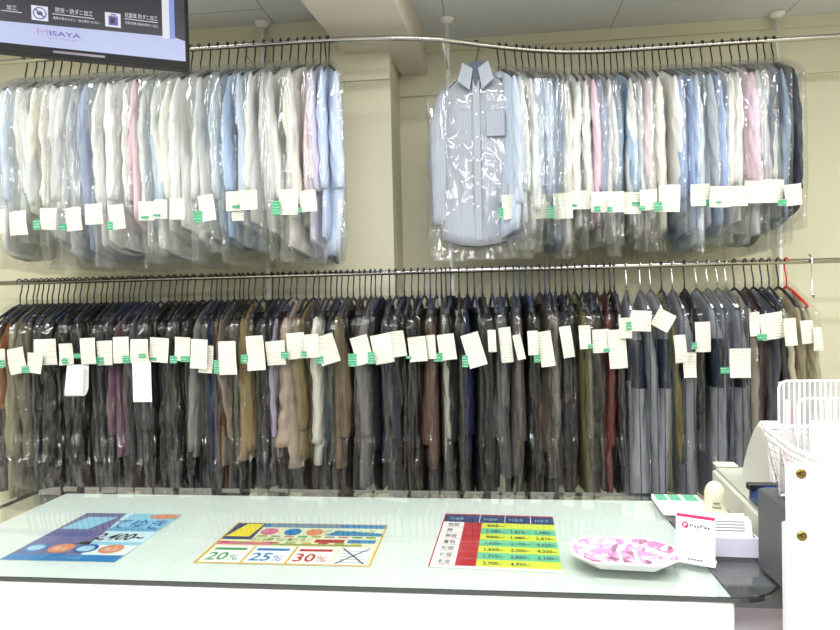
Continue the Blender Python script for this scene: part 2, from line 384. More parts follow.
def hang(it, idx, zr, rail_y, film, groups, base_rot=PI / 2):
    """one garment on its hanger under its cover; it: x (world), d, c, kind, T, L"""
    rnd = random.Random(idx * 17 + 3)
    x = it['x']; y = rail_y(x); rot = it.get('rot', base_rot + R(rnd.uniform(-8, 8))); T = it['T']; L = it['L']; half = it.get('half', 0.2)
    kind = it['kind']; ph = it['phrase']; c = it['mat']; q = it.get('quilt', 0)
    hanger(x, y, zr + 0.002, rot, half, it.get('hm', BLACKP), '%s hanger of %s' % (it.get('hn', 'black'), ph), groups[1])
    nm = {'shirt': 'dress_shirt', 'jacket': 'jacket', 'coat': 'long_coat', 'puffer': 'puffer_jacket', 'trousers': 'folded_trousers', 'uniform': 'work_smock'}[kind]
    t = empty(nm, (x, y, zr), rot, ph, {'shirt': 'shirt', 'jacket': 'jacket', 'coat': 'coat', 'puffer': 'coat', 'trousers': 'trousers', 'uniform': 'smock'}[kind], groups[0])
    if kind == 'trousers':
        MB_ = body_mesh(idx, 0.15, T, -0.19, -L, mats=c, slope=0.02, neck=0.13, rings=16); MB_.build('trouser_leg', c, t)
        MB().rbox(-0.15, 0.15, -T * 0.7, T * 0.7, -0.205, -0.178, 0.003).build('waistband', c, t)
    else:
        tail = 0.05 if kind == 'shirt' else 0.0
        bd = it.get('band')
        body_mesh(idx, half, T, -0.128, -L, tail, q, 1.08 if kind != 'shirt' else 1.03, band=bd).build('body', [c, it.get('mat2', c)], t)
        for sd in (-1, 1):
            sl = min(L - 0.23, 0.6 if kind != 'coat' else 0.64) * rnd.uniform(0.86, 1.04) if kind != 'uniform' else L - 0.2
            sleeve_mesh(idx * 3, sd, half, T * (1.0 if kind == 'shirt' else 1.05), -0.205, it.get('sl', sl), q, 0.8 if kind != 'uniform' else 1.1, 0.045 if kind == 'shirt' else 0.055,
                        swing=rnd.uniform(-0.028, 0.028), band=bd, spread=it.get('spread', 0), fwd=it.get('fwd', 0)).build('sleeve', [c, it.get('mat2', c)], t)
        if kind in ('shirt', 'jacket', 'coat'): collar_mesh(-0.165, 0.052, 0.035, 0.022).build('collar', c, t)
        if it.get('leg'):
            body_mesh(idx + 77, 0.16, T * 0.8, -L + 0.12, -it['leg'], rings=12, slope=0.01, neck=0.15).build('trousers', it['legmat'], t)
        if kind == 'puffer': collar_mesh(-0.165, 0.06, 0.045, 0.03).build('collar', c, t)
        if it.get('piping'):
            p = MB(); off = T * 1.12
            for yy in (-off * 0.5, off * 0.55):
                p.tube([(-half - 0.045, yy, -0.2), (-half - 0.062, yy, -0.3), (-half - 0.066, yy, -0.5), (-half - 0.066, yy * 1.2, -L + 0.02)], 0.0021, 6)
            p.build('piping', NAVYP, t)
    bot = -(it.get('leg', L) + it.get('bagx', 0.07) + rnd.uniform(-0.015, 0.03))
    bag(x, y, zr, rot, idx * 1.37, half + 0.055, T, max(bot, it.get('bagmin', -1.15)), 'plastic cover over ' + ph, groups[2], film, far=it.get('far', 9.0))
    return t

COLS = {'white': '#f3f3f1', 'ivory': '#efece0', 'pale grey': '#d3d5d6', 'pale blue': '#cedbee', 'blue': '#a6bce4', 'slate blue': '#98a4bf',
        'pink': '#eed2d8', 'pale pink': '#f0dfe4', 'lilac': '#dcd4ea', 'grey check': '#b9bdc2', 'steel blue': '#93a6bb'}
def shirt(px, cname, **k):
    it = dict(px=px, d=cname + ' shirt', kind='shirt', T=0.021, mat=fabric(k.pop('hex', COLS.get(cname.split(' ,')[0], '#eeeeee')), k.pop('pat', 'plain')))
    it.update(k); return it
# upper row, left of the beam: the near sleeve of each shirt, left to right
UL = [shirt(-8, 'white'), shirt(2, 'pale blue'), shirt(11, 'white'), shirt(20, 'pale grey'), shirt(29, 'ivory'), shirt(40, 'ivory'), shirt(50, 'white'), shirt(60, 'white'),
      shirt(69, 'grey check', pat='check'), shirt(79, 'dark grey', hex='#8d949d'), shirt(88, 'slate blue'), shirt(97, 'white'), shirt(108, 'white'), shirt(119, 'white'),
      shirt(130, 'pink'), shirt(141, 'pale grey'), shirt(150, 'sky blue', hex='#c4d8ee'), shirt(160, 'white'), shirt(170, 'ivory'), shirt(180, 'white'), shirt(190, 'white'), shirt(200, 'white'), shirt(210, 'pale grey'),
      shirt(219, 'pale blue'), shirt(228, 'soft blue', hex='#b8cdec'), shirt(238, 'pale blue'), shirt(249, 'white'), shirt(258, 'pale grey'), shirt(267, 'white'), shirt(276, 'white'), shirt(285, 'white'), shirt(293, 'ivory'),
      shirt(301, 'pale pink'), shirt(309, 'lilac'), shirt(318, 'light blue', hex='#c0cfea'), shirt(333, 'broad pale blue', hex='#c6d2ea', rot=R(117), T=0.03)]
LS = [0.93, 0.98, 0.9, 1.02, 0.95]
for i, it in enumerate(UL):
    it['x'] = at(it['px'], 150, 2.64).x; r_ = random.Random(i * 7)
    it['L'] = 0.76 + r_.uniform(0, 0.22); it['bagx'] = 0.13; it['bagmin'] = -1.05
    if 'rot' in it: it['x'] = -0.735; it['L'] = 1.0; it['bagx'] = 0.05
make_labels(UL, 'upper-left rail')
G = ('dress shirts on the upper rail left of the beam', 'hangers on the upper rail left of the beam', 'plastic covers on the upper rail left of the beam')
for i, it in enumerate(UL): hang(it, i + 1, URZ, ur_y, FILM, G)

# upper row, right of the beam
URR = [shirt(0, 'striped grey blue', hex='#a4a9b4', pat='stripe'), shirt(0, 'pale blue'), shirt(0, 'pale grey'), shirt(519, 'white'), shirt(526, 'pale blue'), shirt(533, 'blue'), shirt(540, 'pale blue'), shirt(547, 'pale blue', ),
       shirt(554, 'slate blue'), shirt(562, 'pale grey'), shirt(571, 'ivory'), shirt(579, 'white'), shirt(588, 'white'), shirt(595, 'bright pink', hex='#f0d2e2'), shirt(601, 'grey blue', hex='#a9b4cf'), shirt(608, 'white'),
       shirt(615, 'white'), shirt(622, 'steel blue'), shirt(629, 'sky blue', hex='#b6d2ee'), shirt(636, 'white'), shirt(644, 'pale grey'), shirt(651, 'pale pink'), shirt(658, 'white'), shirt(667, 'ivory'), shirt(675, 'white'),
       shirt(683, 'strong blue', hex='#94ade0'), shirt(692, 'blue'), shirt(700, 'pale blue'), shirt(709, 'grey check', pat='check'), shirt(720, 'cornflower blue', hex='#a3b9e8'), shirt(731, 'ivory'), shirt(741, 'white'),
       shirt(752, 'rose pink', hex='#ecd2e0'), shirt(761, 'pale grey'), shirt(770, 'white'), shirt(780, 'slate', hex='#5e6a80'), shirt(788, 'faded denim', hex='#8596aa'), shirt(797, 'black', hex='#2b2e3a')]
make_labels(URR, 'upper-right rail')
for i, it in enumerate(URR):
    r_ = random.Random(i * 11 + 5)
    it['x'] = at(it['px'], 150, 3.0).x; it['L'] = 0.78 + r_.uniform(0, 0.2); it['bagx'] = 0.12; it['bagmin'] = -1.05
    it['rot'] = R(90 + r_.uniform(-8, 8))
    if i == 0: it['x'] = -0.035; it['rot'] = R(-4); it['L'] = 0.93; it['sl'] = 0.66; it['half'] = 0.182; it['T'] = 0.03; it['spread'] = 0.035; it['fwd'] = -0.02
    if i == 1: it['x'] = 0.075; it['rot'] = R(112); it['L'] = 0.9
    if i == 2: it['x'] = 0.11; it['rot'] = R(109); it['L'] = 0.88
    if 3 <= i <= 9: it['rot'] = R(90 + (10 - i) * 2.6)
    if 3 <= i <= 9: it['x'] -= 0.0
G = ('dress shirts on the upper rail right of the beam', 'hangers on the upper rail right of the beam', 'plastic covers on the upper rail right of the beam')
for i, it in enumerate(URR):
    t = hang(it, i + 101, URZ, ur_y, FILM, G)
    if i == 0:
        bpy.data.objects['clothes_hanger' if False else [o.name for o in COL.objects if o.name.startswith('clothes_hanger')][-1]].scale.x = 0.8
    if i == 0:       # the shirt that faces the counter shows its front
        c = it['mat']; wb = mat('shirt_button', '#f4f4f0', 0.3)
        p = MB(); p.rbox(-0.017, 0.017, -0.046, -0.032, -0.95, -0.185, 0.002); bd_ = next(o for o in t.children if o.name.startswith('body')); pk_ = p.build('placket', c, bd_)
        for k in range(6):
            z = -0.24 - k * 0.11
            MB().loft([[(a, yy, b) for a, b in ellipse(0, z, 0.006, 0.006, 10)] for yy in (-0.049, -0.0465)]).build('button', wb, bd_)
        p = MB(); p.rbox(0.045, 0.135, -0.046, -0.036, -0.46, -0.34, 0.003); p.build('pocket', c, bd_)
        for sd in (-1, 1):   # pointed collar flaps
            m = MB(); pts = [(sd * 0.012, -0.135), (sd * 0.062, -0.105), (sd * 0.085, -0.19), (sd * 0.03, -0.235)]
            m.loft([[(a, -0.056, b) for a, b in pts], [(a, -0.040, b) for a, b in pts]], smooth=False); m.build('collar_flap', c, t)
        m = MB(); pts = [(-0.04, -0.10), (0.04, -0.10), (0.004, -0.215), (-0.004, -0.215)]
        m.loft([[(a, -0.047, b) for a, b in pts], [(a, -0.041, b) for a, b in pts]], smooth=False); m.build('collar_lining', fabric('#5a6270'), t)
        m = MB(); T_ = Matrix.Translation((0.155, -0.052, -0.74)) @ Matrix.Rotation(R(8), 4, 'Y'); m.rbox(-0.05, 0.05, -0.012, 0.012, -0.05, 0.05, 0.006, T=T_); cu = m.build('cuff', c, t)

# lower row: coats, jackets, smocks
def low(px, d, hexc, w, hem, kind='jacket', **k):
    it = dict(px=px, d=d, kind=kind, T=max(0.016, w / 620 * 2.83 * 0.5 * 0.92), hem=hem, mat=fabric('#' + ''.join('%02x' % int(int(hexc[i:i + 2], 16) * 0.86) for i in (1, 3, 5)), k.pop('pat', 'plain'), k.pop('rough', 0.85))); it.update(k); return it
B1, B2, B3 = '#0e0f12', '#131418', '#0a0b0d'
LO = [low(-12, 'black jacket', B2, 12, 470), low(2, 'orange brown jacket', '#9a5a2c', 10, 420), low(6, 'pale khaki coat', '#a9a184', 9, 500, 'coat'), low(17, 'olive grey coat', '#7d7763', 12, 468, 'coat'),
      low(29, 'charcoal jacket', '#33343a', 10, 465), low(39, 'black jacket', B1, 10, 468), low(52, 'shiny black puffer', '#121317', 18, 468, 'puffer', quilt=0.12, rough=0.35), low(67, 'black jacket', B2, 12, 465),
      low(80, 'black jacket', B1, 13, 462), low(93, 'dark navy jacket', '#1a1f33', 12, 463), low(105, 'black jacket', B3, 10, 470), low(115, 'mauve cardigan', '#7a5a6c', 8, 458),
      low(129, 'dark grey tweed jacket', '#48494c', 18, 464, pat='check'), low(147, 'black jacket', B1, 13, 460), low(161, 'blue black jacket', '#181c26', 13, 462), low(174, 'black jacket', B2, 11, 462), low(183, 'black jacket', B3, 8, 470),
      low(192, 'light grey jacket', '#8b8a84', 10, 458), low(203, 'navy jacket', '#1d2a4a', 12, 474), low(210, 'chestnut brown jacket', '#5e3c28', 6, 470), low(217, 'taupe jacket', '#8d8172', 9, 468), low(227, 'dark olive jacket', '#3c3a2c', 9, 470),
      low(239, 'camel coat', '#94805a', 16, 461, 'coat'), low(258, 'glossy black puffer', '#14151d', 19, 487, 'puffer', quilt=0.09, rough=0.35), low(270, 'lilac grey jacket', '#a8a0ba', 7, 460),
      low(284, 'pinkish beige puffer', '#b8a392', 20, 470, 'puffer', quilt=0.105, rough=0.6), low(302, 'khaki jacket', '#8c7c58', 12, 462), low(315, 'cream white jacket', '#dedacb', 15, 468), low(327, 'slate green jacket', '#2c3a3c', 8, 465),
      low(339, 'tan brown jacket', '#75664e', 15, 470), low(352, 'plum jacket', '#3c2436', 9, 465), low(364, 'mid grey coat', '#77777a', 14, 490, 'coat'), low(375, 'black jacket', B2, 9, 468),
      low(384, 'dark blue jacket', '#191d38', 14, 465), low(400, 'black puffer', '#111216', 20, 449, 'puffer', quilt=0.14, rough=0.35), low(415, 'black jacket', B3, 10, 450), low(428, 'reddish brown jacket', '#5b4136', 14, 471, ), low(440, 'narrow white jacket', '#c9c4ba', 5, 464),
      low(450, 'crinkled black puffer', '#121214', 12, 472, 'puffer', quilt=0.05, rough=0.4), low(459, 'black jacket', B1, 8, 470), low(468, 'deep blue jacket', '#191f3c', 12, 468), low(484, 'black jacket', B2, 17, 475), low(503, 'steel grey coat', '#4a4a4c', 16, 481, 'coat', rough=0.5),
      low(518, 'brown grey jacket', '#55504c', 11, 478), low(531, 'black jacket', B3, 12, 475), low(546, 'dark brown jacket', '#453a33', 15, 480), low(557, 'warm grey jacket', '#77706a', 9, 441), low(570, 'black jacket', '#1c1c26', 14, 470),
      low(584, 'olive coat', '#5f5c38', 12, 496, 'coat'), low(600, 'brown black puffer', '#26211f', 20, 474, 'puffer', quilt=0.16, rough=0.35), low(616, 'dark red coat', '#5c1e1c', 9, 496, 'coat'), low(627, 'black jacket', B1, 10, 470),
      low(640, 'light grey panelled smock', '#97999f', 17, 505, 'uniform', band=(-0.33, -0.53)), low(655, 'plain grey smock', '#8e9298', 11, 505, 'uniform'), low(666, 'wide grey smock', '#96989e', 13, 505, 'uniform', band=(-0.33, -0.53)),
      low(678, 'moss green coat', '#6e6a40', 9, 495, 'coat'), low(690, 'dull grey smock', '#83868c', 14, 505, 'uniform', band=(-0.42, -0.52)), low(703, 'short black jacket', '#17171a', 11, 430), low(716, 'blue grey smock', '#90939a', 15, 505, 'uniform', band=(-0.34, -0.53)),
      low(728, 'slim grey smock', '#8b8f96', 9, 505, 'uniform'), low(739, 'pale grey smock', '#8e9096', 13, 505, 'uniform', band=(-0.38, -0.53)), low(748, 'grey smock', '#868a92', 8, 505, 'uniform'), low(757, 'stone beige coat', '#9b9284', 13, 500, 'coat'),
      low(769, 'black and red jacket', '#3a1d22', 9, 480), low(778, 'grey suit jacket', '#5d606a', 9, 480), low(787, 'black jacket', '#16161a', 8, 480), low(795, 'ivory blouse', '#cfc6ae', 9, 480), low(805, 'sand blouse', '#a89c7e', 9, 480), low(814, 'thin beige blouse', '#bdb294', 8, 430)]
rr = random.Random(11)
extra = []
LO.sort(key=lambda i: i['px'])
for a, b in zip(LO, LO[1:]):
    if b['px'] - a['px'] >= 10 and not (a['kind'] == 'uniform' or b['kind'] == 'uniform') and a['px'] < 640:
        extra.append(low((a['px'] + b['px']) / 2 + rr.uniform(-1, 1), 'slim dark trousers', rr.choice(['#1a1a1e', '#2a211b', '#15161c', '#33281f', '#20242e']), 6, rr.choice([492, 497, 502]), 'trousers', half=0.15))
LO += extra; LO.sort(key=lambda i: i['px'])
make_labels(LO, 'lower rail')
NAVYBAND = fabric('#1f2733', 'plain', 0.5)
SILVER = mat('silver_wire', '#d5d5d5', 0.25, metal=1.0); REDP = mat('red_plastic', '#c3221c', 0.35)
for i, it in enumerate(LO):
    P = at(it['px'], 400, 2.76); it['x'] = P.x; it['L'] = LRZ - at(it['px'], it['hem'], 2.77).z
    if it['kind'] in ('jacket', 'puffer') and it['px'] < 640 and it['L'] < 0.97:
        it['leg'] = 1.06 + rr.uniform(-0.03, 0.06); it['legmat'] = fabric(rr.choice(['#1a1a1e', '#2a211b', '#15161c', '#3a2c22', '#241c16', '#4a3a26']))
    it['mat2'] = NAVYBAND
    if it['kind'] == 'uniform': it['hm'] = SILVER; it['hn'] = 'silver'; it['piping'] = True
    if it['d'] == 'thin beige blouse': it['hm'] = REDP; it['hn'] = 'red'
    elif it['kind'] != 'uniform' and rr.random() < 0.45: it['hm'] = NAVYP; it['hn'] = 'dark'
    it['bagmin'] = -1.2; it['half'] = min(0.183, it.get('half', 0.183)); it['far'] = 0.232
G = ('coats, jackets and trousers on the lower rail', 'hangers on the lower rail', 'plastic covers on the lower rail')
for i, it in enumerate(LO): hang(it, i + 201, LRZ, lambda x: LRY, FILM_DARK, G)

# ------------------------------------------------------------------ laundry tags pinned to the covers
def paper_mat(name, hexc, line, per=0.0115):
    """printed slip: rows of tiny grey print on paper"""
    m = mat(name, hexc, 0.75); nt = m.node_tree; b = nt.nodes['Principled BSDF']; N = nt.nodes.new; L = nt.links.new
    tc = N('ShaderNodeTexCoord'); br = N('ShaderNodeTexBrick'); mp = N('ShaderNodeMapping'); mp.inputs['Rotation'].default_value = (R(90), 0, 0)
    L(tc.outputs['Object'], mp.inputs[0])
    n = N('ShaderNodeTexNoise'); n.inputs['Scale'].default_value = 240; n.inputs['Detail'].default_value = 0; L(mp.outputs[0], n.inputs['Vector'])
    sep = N('ShaderNodeSeparateXYZ'); L(tc.outputs['Object'], sep.inputs[0])
    mu = N('ShaderNodeMath'); mu.operation = 'MULTIPLY'; mu.inputs[1].default_value = 1 / per; L(sep.outputs['Z'], mu.inputs[0])
    fr = N('ShaderNodeMath'); fr.operation = 'FRACT'; L(mu.outputs[0], fr.inputs[0])
    lt = N('ShaderNodeMath'); lt.operation = 'LESS_THAN'; lt.inputs[1].default_value = 0.38; L(fr.outputs[0], lt.inputs[0])
    gt = N('ShaderNodeMath'); gt.operation = 'GREATER_THAN'; gt.inputs[1].default_value = 0.48; L(n.outputs['Fac'], gt.inputs[0])
    ml = N('ShaderNodeMath'); ml.operation = 'MULTIPLY'; L(lt.outputs[0], ml.inputs[0]); L(gt.outputs[0], ml.inputs[1])
    mx = N('ShaderNodeMix'); mx.data_type = 'RGBA'; mx.inputs[6].default_value = lin(hexc); mx.inputs[7].default_value = lin(line)
    L(ml.outputs[0], mx.inputs[0]); L(mx.outputs[2], b.inputs['Base Color'])
    return m
TAGM = paper_mat('tag_paper', '#e3e1d2', '#b4b6aa'); STUB = paper_mat('green_stub', '#3f9a70', '#a4d0b6', 0.012); PLAINPAPER = mat('plain_paper', '#eeeeea', 0.7)
def laundry_tag(px, py, w, h, Y, ang=0.0, stub=None, label='', group='', yaw_=0.0, fold=0.0):
    p = at(px, py, Y); k = Y / F_PX; W, H = w * k / 2, h * k / 2
    mb = MB(); nx, nzz = 6, 6; vs = []; rd = random.Random(int(px * 13 + py)); cv = rd.uniform(-0.012, 0.012); c2 = rd.uniform(-0.006, 0.006)
    ca, sa = math.cos(R(ang)), math.sin(R(ang))
    for dy in (-0.0004, 0.0004):
        for j in range(nzz + 1):
            for i in range(nx + 1):
                u, v = -1 + 2 * i / nx, -1 + 2 * j / nzz
                x, z = W * u, H * v
                y = cv * u * u + c2 * v * v + fold * (u * v) + dy
                vs.append((x * ca + z * sa, y, -x * sa + z * ca))
    n1 = (nx + 1) * (nzz + 1); fs = []
    for j in range(nzz):
        for i in range(nx):
            a = j * (nx + 1) + i; q = (a, a + 1, a + nx + 2, a + nx + 1); fs.append(q); fs.append(tuple(reversed([z + n1 for z in q])))
    mb.add(vs, fs, 0, True)
    o = mb.build('laundry_tag', TAGM, None, p, R(yaw_)); tag(o, label, 'tag', group)
    if stub:
        sx, sy, sw, sh = stub
        m = MB(); x0, z0 = (sx - px) * k, -(sy - py) * k; m.rbox(x0 - sw * k / 2, x0 + sw * k / 2, -0.0026 - abs(cv), -0.0012 - abs(cv), z0 - sh * k / 2, z0 + sh * k / 2, 0.0003)
        m.build('green_stub', STUB, o)
    return o
# (centre x, centre y, width, height, tilt, stub (x, y, w, h))
TUL = [(1, 221, 10, 26, 0, None), (16, 223, 20, 26, -3, None), (49, 219, 18, 23, 2, (36, 225, 8, 10)), (73, 219, 18, 25, -4, (62, 227, 8, 7)), (95, 214, 20, 22, -2, None), (117, 217, 17, 26, -6, (109, 226, 7, 9)),
       (147, 211, 18, 20, 2, (145, 218, 9, 3)), (160, 209, 15, 20, 2, (157, 216, 8, 3)), (177, 209, 16, 22, 1, None), (207, 208, 17, 27, -7, (197, 217, 10, 12)), (233, 201, 17, 20, 1, (237, 207, 8, 3)), (249, 200, 18, 20, 0, None), (238, 216, 13, 10, 0, None),
       (288, 202, 20, 26, 1, (276, 208, 9, 14)), (308, 201, 17, 22, -3, (300, 210, 4, 5))]
TUR = [(510, 207, 15, 24, -4, (501, 213, 5, 10)), (539, 207, 15, 23, -5, None), (563, 206, 18, 25, -2, (551, 212, 8, 12)), (580, 200, 20, 18, 1, (574, 205, 6, 3)), (601, 202, 19, 20, 1, (597, 209, 6, 6)), (616, 202, 15, 20, 0, (610, 209, 5, 5)), (632, 203, 16, 21, 1, (636, 204, 8, 4)),
       (648, 200, 16, 20, 0, (642, 208, 6, 4)), (670, 198, 20, 26, 2, (658, 206, 8, 9)), (700, 195, 17, 21, 0, (707, 203, 4, 6)), (719, 197, 19, 20, 2, (718, 202, 5, 2)), (738, 196, 18, 19, 1, None), (755, 192, 20, 21, 2, (742, 199, 7, 4)), (774, 191, 19, 22, 3, None), (792, 195, 15, 20, -5, (782, 202, 8, 6))]
TLO = [(3, 358, 9, 20, 4, (3, 364, 6, 9)), (16, 361, 20, 28, 10, None), (35, 363, 17, 22, -6, (24, 370, 9, 7)), (46, 352, 26, 28, 1, (40, 360, 10, 7)), (68, 354, 16, 23, 2, (66, 361, 7, 6)), (88, 351, 17, 28, 2, (76, 356, 8, 5)), (105, 353, 17, 26, 1, (97, 361, 14, 8)),
       (121, 350, 18, 28, 1, (127, 360, 9, 8)), (140, 351, 20, 25, 0, (143, 356, 8, 4)), (159, 350, 21, 26, -5, (152, 360, 9, 4)), (182, 349, 17, 25, -4, (173, 360, 8, 8)), (199, 354, 18, 31, -4, (184, 359, 10, 6)), (206, 359, 15, 29, -5, (195, 364, 8, 6)),
       (228, 358, 19, 35, 1, (216, 367, 6, 14)), (256, 353, 19, 36, 3, (244, 359, 8, 9)), (276, 353, 20, 25, 4, (260, 362, 8, 7)), (295, 346, 19, 27, 4, (285, 355, 8, 7)), (312, 346, 15, 24, 2, (304, 354, 6, 6)), (328, 349, 20, 30, 16, (320, 360, 8, 8)),
       (362, 350, 18, 29, 14, (352, 360, 9, 13)), (382, 349, 20, 30, 10, (371, 358, 7, 12)), (397, 344, 17, 26, 8, None), (418, 349, 18, 25, 5, (409, 357, 6, 3)), (431, 347, 9, 24, 3, None), (447, 347, 17, 26, 7, (438, 357, 9, 9)), (474, 350, 18, 34, 16, (465, 361, 6, 12)),
       (492, 341, 8, 22, 2, None), (506, 345, 12, 35, 5, None), (519, 347, 8, 25, 12, None), (533, 343, 10, 24, 2, None), (546, 349, 14, 35, 8, (537, 358, 6, 8)), (567, 342, 11, 31, 8, None), (585, 337, 11, 23, 3, (590, 346, 5, 5)), (601, 341, 16, 23, 2, (606, 350, 6, 4)),
       (618, 349, 17, 38, 3, None), (626, 328, 12, 20, 0, (628, 326, 5, 8)), (641, 321, 19, 20, -3, None), (663, 320, 18, 18, -30, None), (680, 349, 11, 27, 4, None), (689, 365, 12, 24, 1, None), (704, 337, 14, 29, 1, (694, 345, 5, 6)), (740, 363, 19, 28, 0, (726, 370, 8, 6)),
       (754, 324, 9, 23, 2, None), (773, 326, 21, 25, 9, (762, 336, 9, 6)), (790, 332, 11, 26, 4, None), (808, 332, 11, 22, 4, None), (819, 339, 8, 22, 4, None)]
def place_tags(T, row, Y0, group, sgn=1):
    used = set()
    for i, (px, py, w_, h_, ang, st) in enumerate(T):
        cand = sorted(row, key=lambda it: abs(it.get('tx', it['px']) - px))
        it = next(c for c in cand if id(c) not in used and c['kind'] != 'trousers'); used.add(id(it))
        lab = 'white tag %s %s' % ('before', it['phrase'])
        lab = ' '.join(lab.split())
        laundry_tag(px, py, w_, h_, Y0 - 0.012 * (i % 3), ang * sgn, st, lab, group, 0, random.Random(i).uniform(-0.004, 0.004))
for it, v in zip(URR, (505, 512, 517)): it['tx'] = v
place_tags(TUL, UL, 2.585, 'white laundry tags along the upper left shirts')
place_tags(TUR, URR, 2.94, 'white laundry tags along the upper right shirts')
place_tags(TLO, LO, 2.715, 'white laundry tags along the lower garments', -1)
# two longer slips among the lower tags
p = at(76, 365, 2.69); m = MB(); rings = []
for i in range(15):
    a = PI * i / 14; rings.append([(xx - 0.01 * math.sin(a), -0.02 * math.cos(a) * (1 if i else 1), -0.11 - 0.035 * math.sin(a)) for xx in (-0.045, 0.045)])
rings = [[(-0.03, -0.02, 0.0), (0.05, -0.02, 0.0)]] + rings + [[(-0.03, 0.02, 0.0), (0.05, 0.02, 0.0)]]
m.loft(rings, closed=False, cap0=False, cap1=False); tag(m.build('paper_strip', PLAINPAPER, None, p), 'looped strip of blank white paper hanging below the tags at the left', 'paper')
p = at(142, 382, 2.69); m = MB(); m.rbox(-0.045, 0.045, -0.0006, 0.0006, -0.092, 0.092, 0.0003)
o = m.build('paper_slip', PLAINPAPER, None, p); tag(o, 'long flat white paper slip with punched holes before the black jackets', 'paper')
h = MB()
for zz in (0.03, -0.07): h.loft([[(a - 0.03, yy, b) for a, b in ellipse(0, zz, 0.003, 0.003, 10)] for yy in (-0.001, -0.0007)])
h.build('punched_hole', BLACKP, o)
# chrome hook on the lower rail beside the last blouse
m = MB(); p = at(806, 268, 3.03); m.tube([(0, 0.0, 0.03), (0, -0.02, 0.02), (0, -0.028, 0), (0, -0.024, -0.03), (0, -0.022, -0.15), (0.0, -0.035, -0.165), (0, -0.05, -0.15)], 0.004, 8)
tag(m.build('rail_hook', SILVER, None, (p.x, LRY + 0.012, LRZ)), 'long chrome hook on the lower rail at the far right of the clothes', 'hook')
# spare silver wire hangers' hooks among the smocks are the hangers themselves

# ------------------------------------------------------------------ ceiling television
A = Vector((-1.616, 1.937, 0)); B = Vector((-1.077, 2.199, 0)); U = (B - A).normalized(); NRM = Vector((U.y, -U.x, 0))   # NRM points to the shop
tv = empty('television', (B.x, B.y, 2.336), math.atan2(U.y, U.x), 'black flat television under the ceiling at top left showing a blue and dark advert', 'television')
# local frame: x along the screen (0 = right edge, negative to the left), z up, -y towards the shop
TW, TH = 0.98, 0.57
PLB = mat('tv_bezel', '#0e0b0e', 0.45, spec=0.25)
m = MB(); m.rbox(-TW, 0.0, 0.0, 0.05, 0.0, TH, 0.006)
m.build('casing', PLB, tv)
m = MB(); m.box(-TW, 0, -0.012, 0.0, 0, 0.022); m.box(-TW, 0, -0.012, 0, TH - 0.014, TH); m.box(-0.012, 0, -0.012, 0, 0.022, TH - 0.014); m.box(-TW, -TW + 0.012, -0.012, 0, 0.022, TH - 0.014)
m.build('bezel', PLB, tv)
MB().box(-0.44, -0.28, -0.0135, -0.0122, 0.004, 0.012).build('maker_plate', mat('plate', '#6d6570', 0.3, metal=0.6), tv)
sc = MB(); E_ = lambda n, h, e=1.0: mat(n, h, 0.3, emit=e)
sm = [E_('screen_navy', '#1d1a2b', 1.0), E_('screen_lavender', '#c3cdf6', 1.05), E_('screen_white', '#f2f4ff', 1.0), E_('screen_grey', '#34323a', 1.0), E_('screen_pink', '#c7a0dc', 1.0), E_('screen_blue', '#8ea6ee', 1.0), E_('screen_ink', '#6a62b4', 1.0)]
SP = lambda u, v, d=0.0: (u, -0.004 - d, v)
def q4(mb, pts, mi, d): mb.poly([SP(u, v, d) for u, v in pts], mi)
q4(sc, [(-TW + 0.012, 0.02), (-0.012, 0.02), (-0.012, TH - 0.012), (-TW + 0.012, TH - 0.012)], 0, 0)
q4(sc, [(-TW + 0.012, 0.02), (-0.014, 0.02), (-0.014, 0.098), (-0.05, 0.108), (-0.09, 0.108), (-TW + 0.012, 0.088)], 1, 0.0006)
q4(sc, [(-0.09, 0.10), (-0.066, 0.10), (-0.066, TH - 0.02), (-0.09, TH - 0.02)], 2, 0.0009)
q4(sc, [(-0.066, 0.10), (-0.048, 0.103), (-0.048, TH - 0.02), (-0.066, TH - 0.02)], 5, 0.0009)
q4(sc, [(-0.046, 0.107), (-0.014, 0.098), (-0.014, TH - 0.02), (-0.046, TH - 0.02)], 3, 0.0009)
for (x0, z0, s) in ((-0.503, 0.112, 0.05), (-0.277, 0.119, 0.05), (-0.73, 0.105, 0.05)):
    q4(sc, [(x0, z0), (x0 + s, z0), (x0 + s, z0 + s), (x0, z0 + s)], 2, 0.001)
    cx, cz = x0 + s / 2, z0 + s / 2
    if x0 < -0.3:
        o1 = ellipse(cx, cz, 0.021, 0.021, 20); i1 = ellipse(cx, cz, 0.017, 0.017, 20)
        for k in range(20): q4(sc, [o1[k], o1[(k + 1) % 20], i1[(k + 1) % 20], i1[k]], 6, 0.0013)
        q4(sc, ellipse(cx, cz, 0.009, 0.007, 12), 0, 0.0013); q4(sc, [(cx - 0.016, cz + 0.012), (cx - 0.012, cz + 0.016), (cx + 0.016, cz - 0.012), (cx + 0.012, cz - 0.016)], 6, 0.0015)
    else:
        q4(sc, [(cx - 0.014, cz - 0.019), (cx + 0.016, cz - 0.019), (cx + 0.016, cz + 0.014), (cx - 0.014, cz + 0.014)], 6, 0.0013)
        q4(sc, [(cx - 0.008, cz - 0.012), (cx + 0.006, cz - 0.012), (cx + 0.006, cz + 0.006), (cx - 0.008, cz + 0.006)], 0, 0.0015); q4(sc, [(cx - 0.006, cz + 0.016), (cx + 0.01, cz + 0.016), (cx + 0.01, cz + 0.021), (cx - 0.006, cz + 0.021)], 6, 0.0015)
write(sc, '防虫・防ダニ加工', SP, -0.43, 0.148, 0.020, 0.115, 2, d=0.002); q4(sc, [(-0.44, 0.139), (-0.31, 0.139), (-0.31, 0.1415), (-0.44, 0.1415)], 2, 0.002)
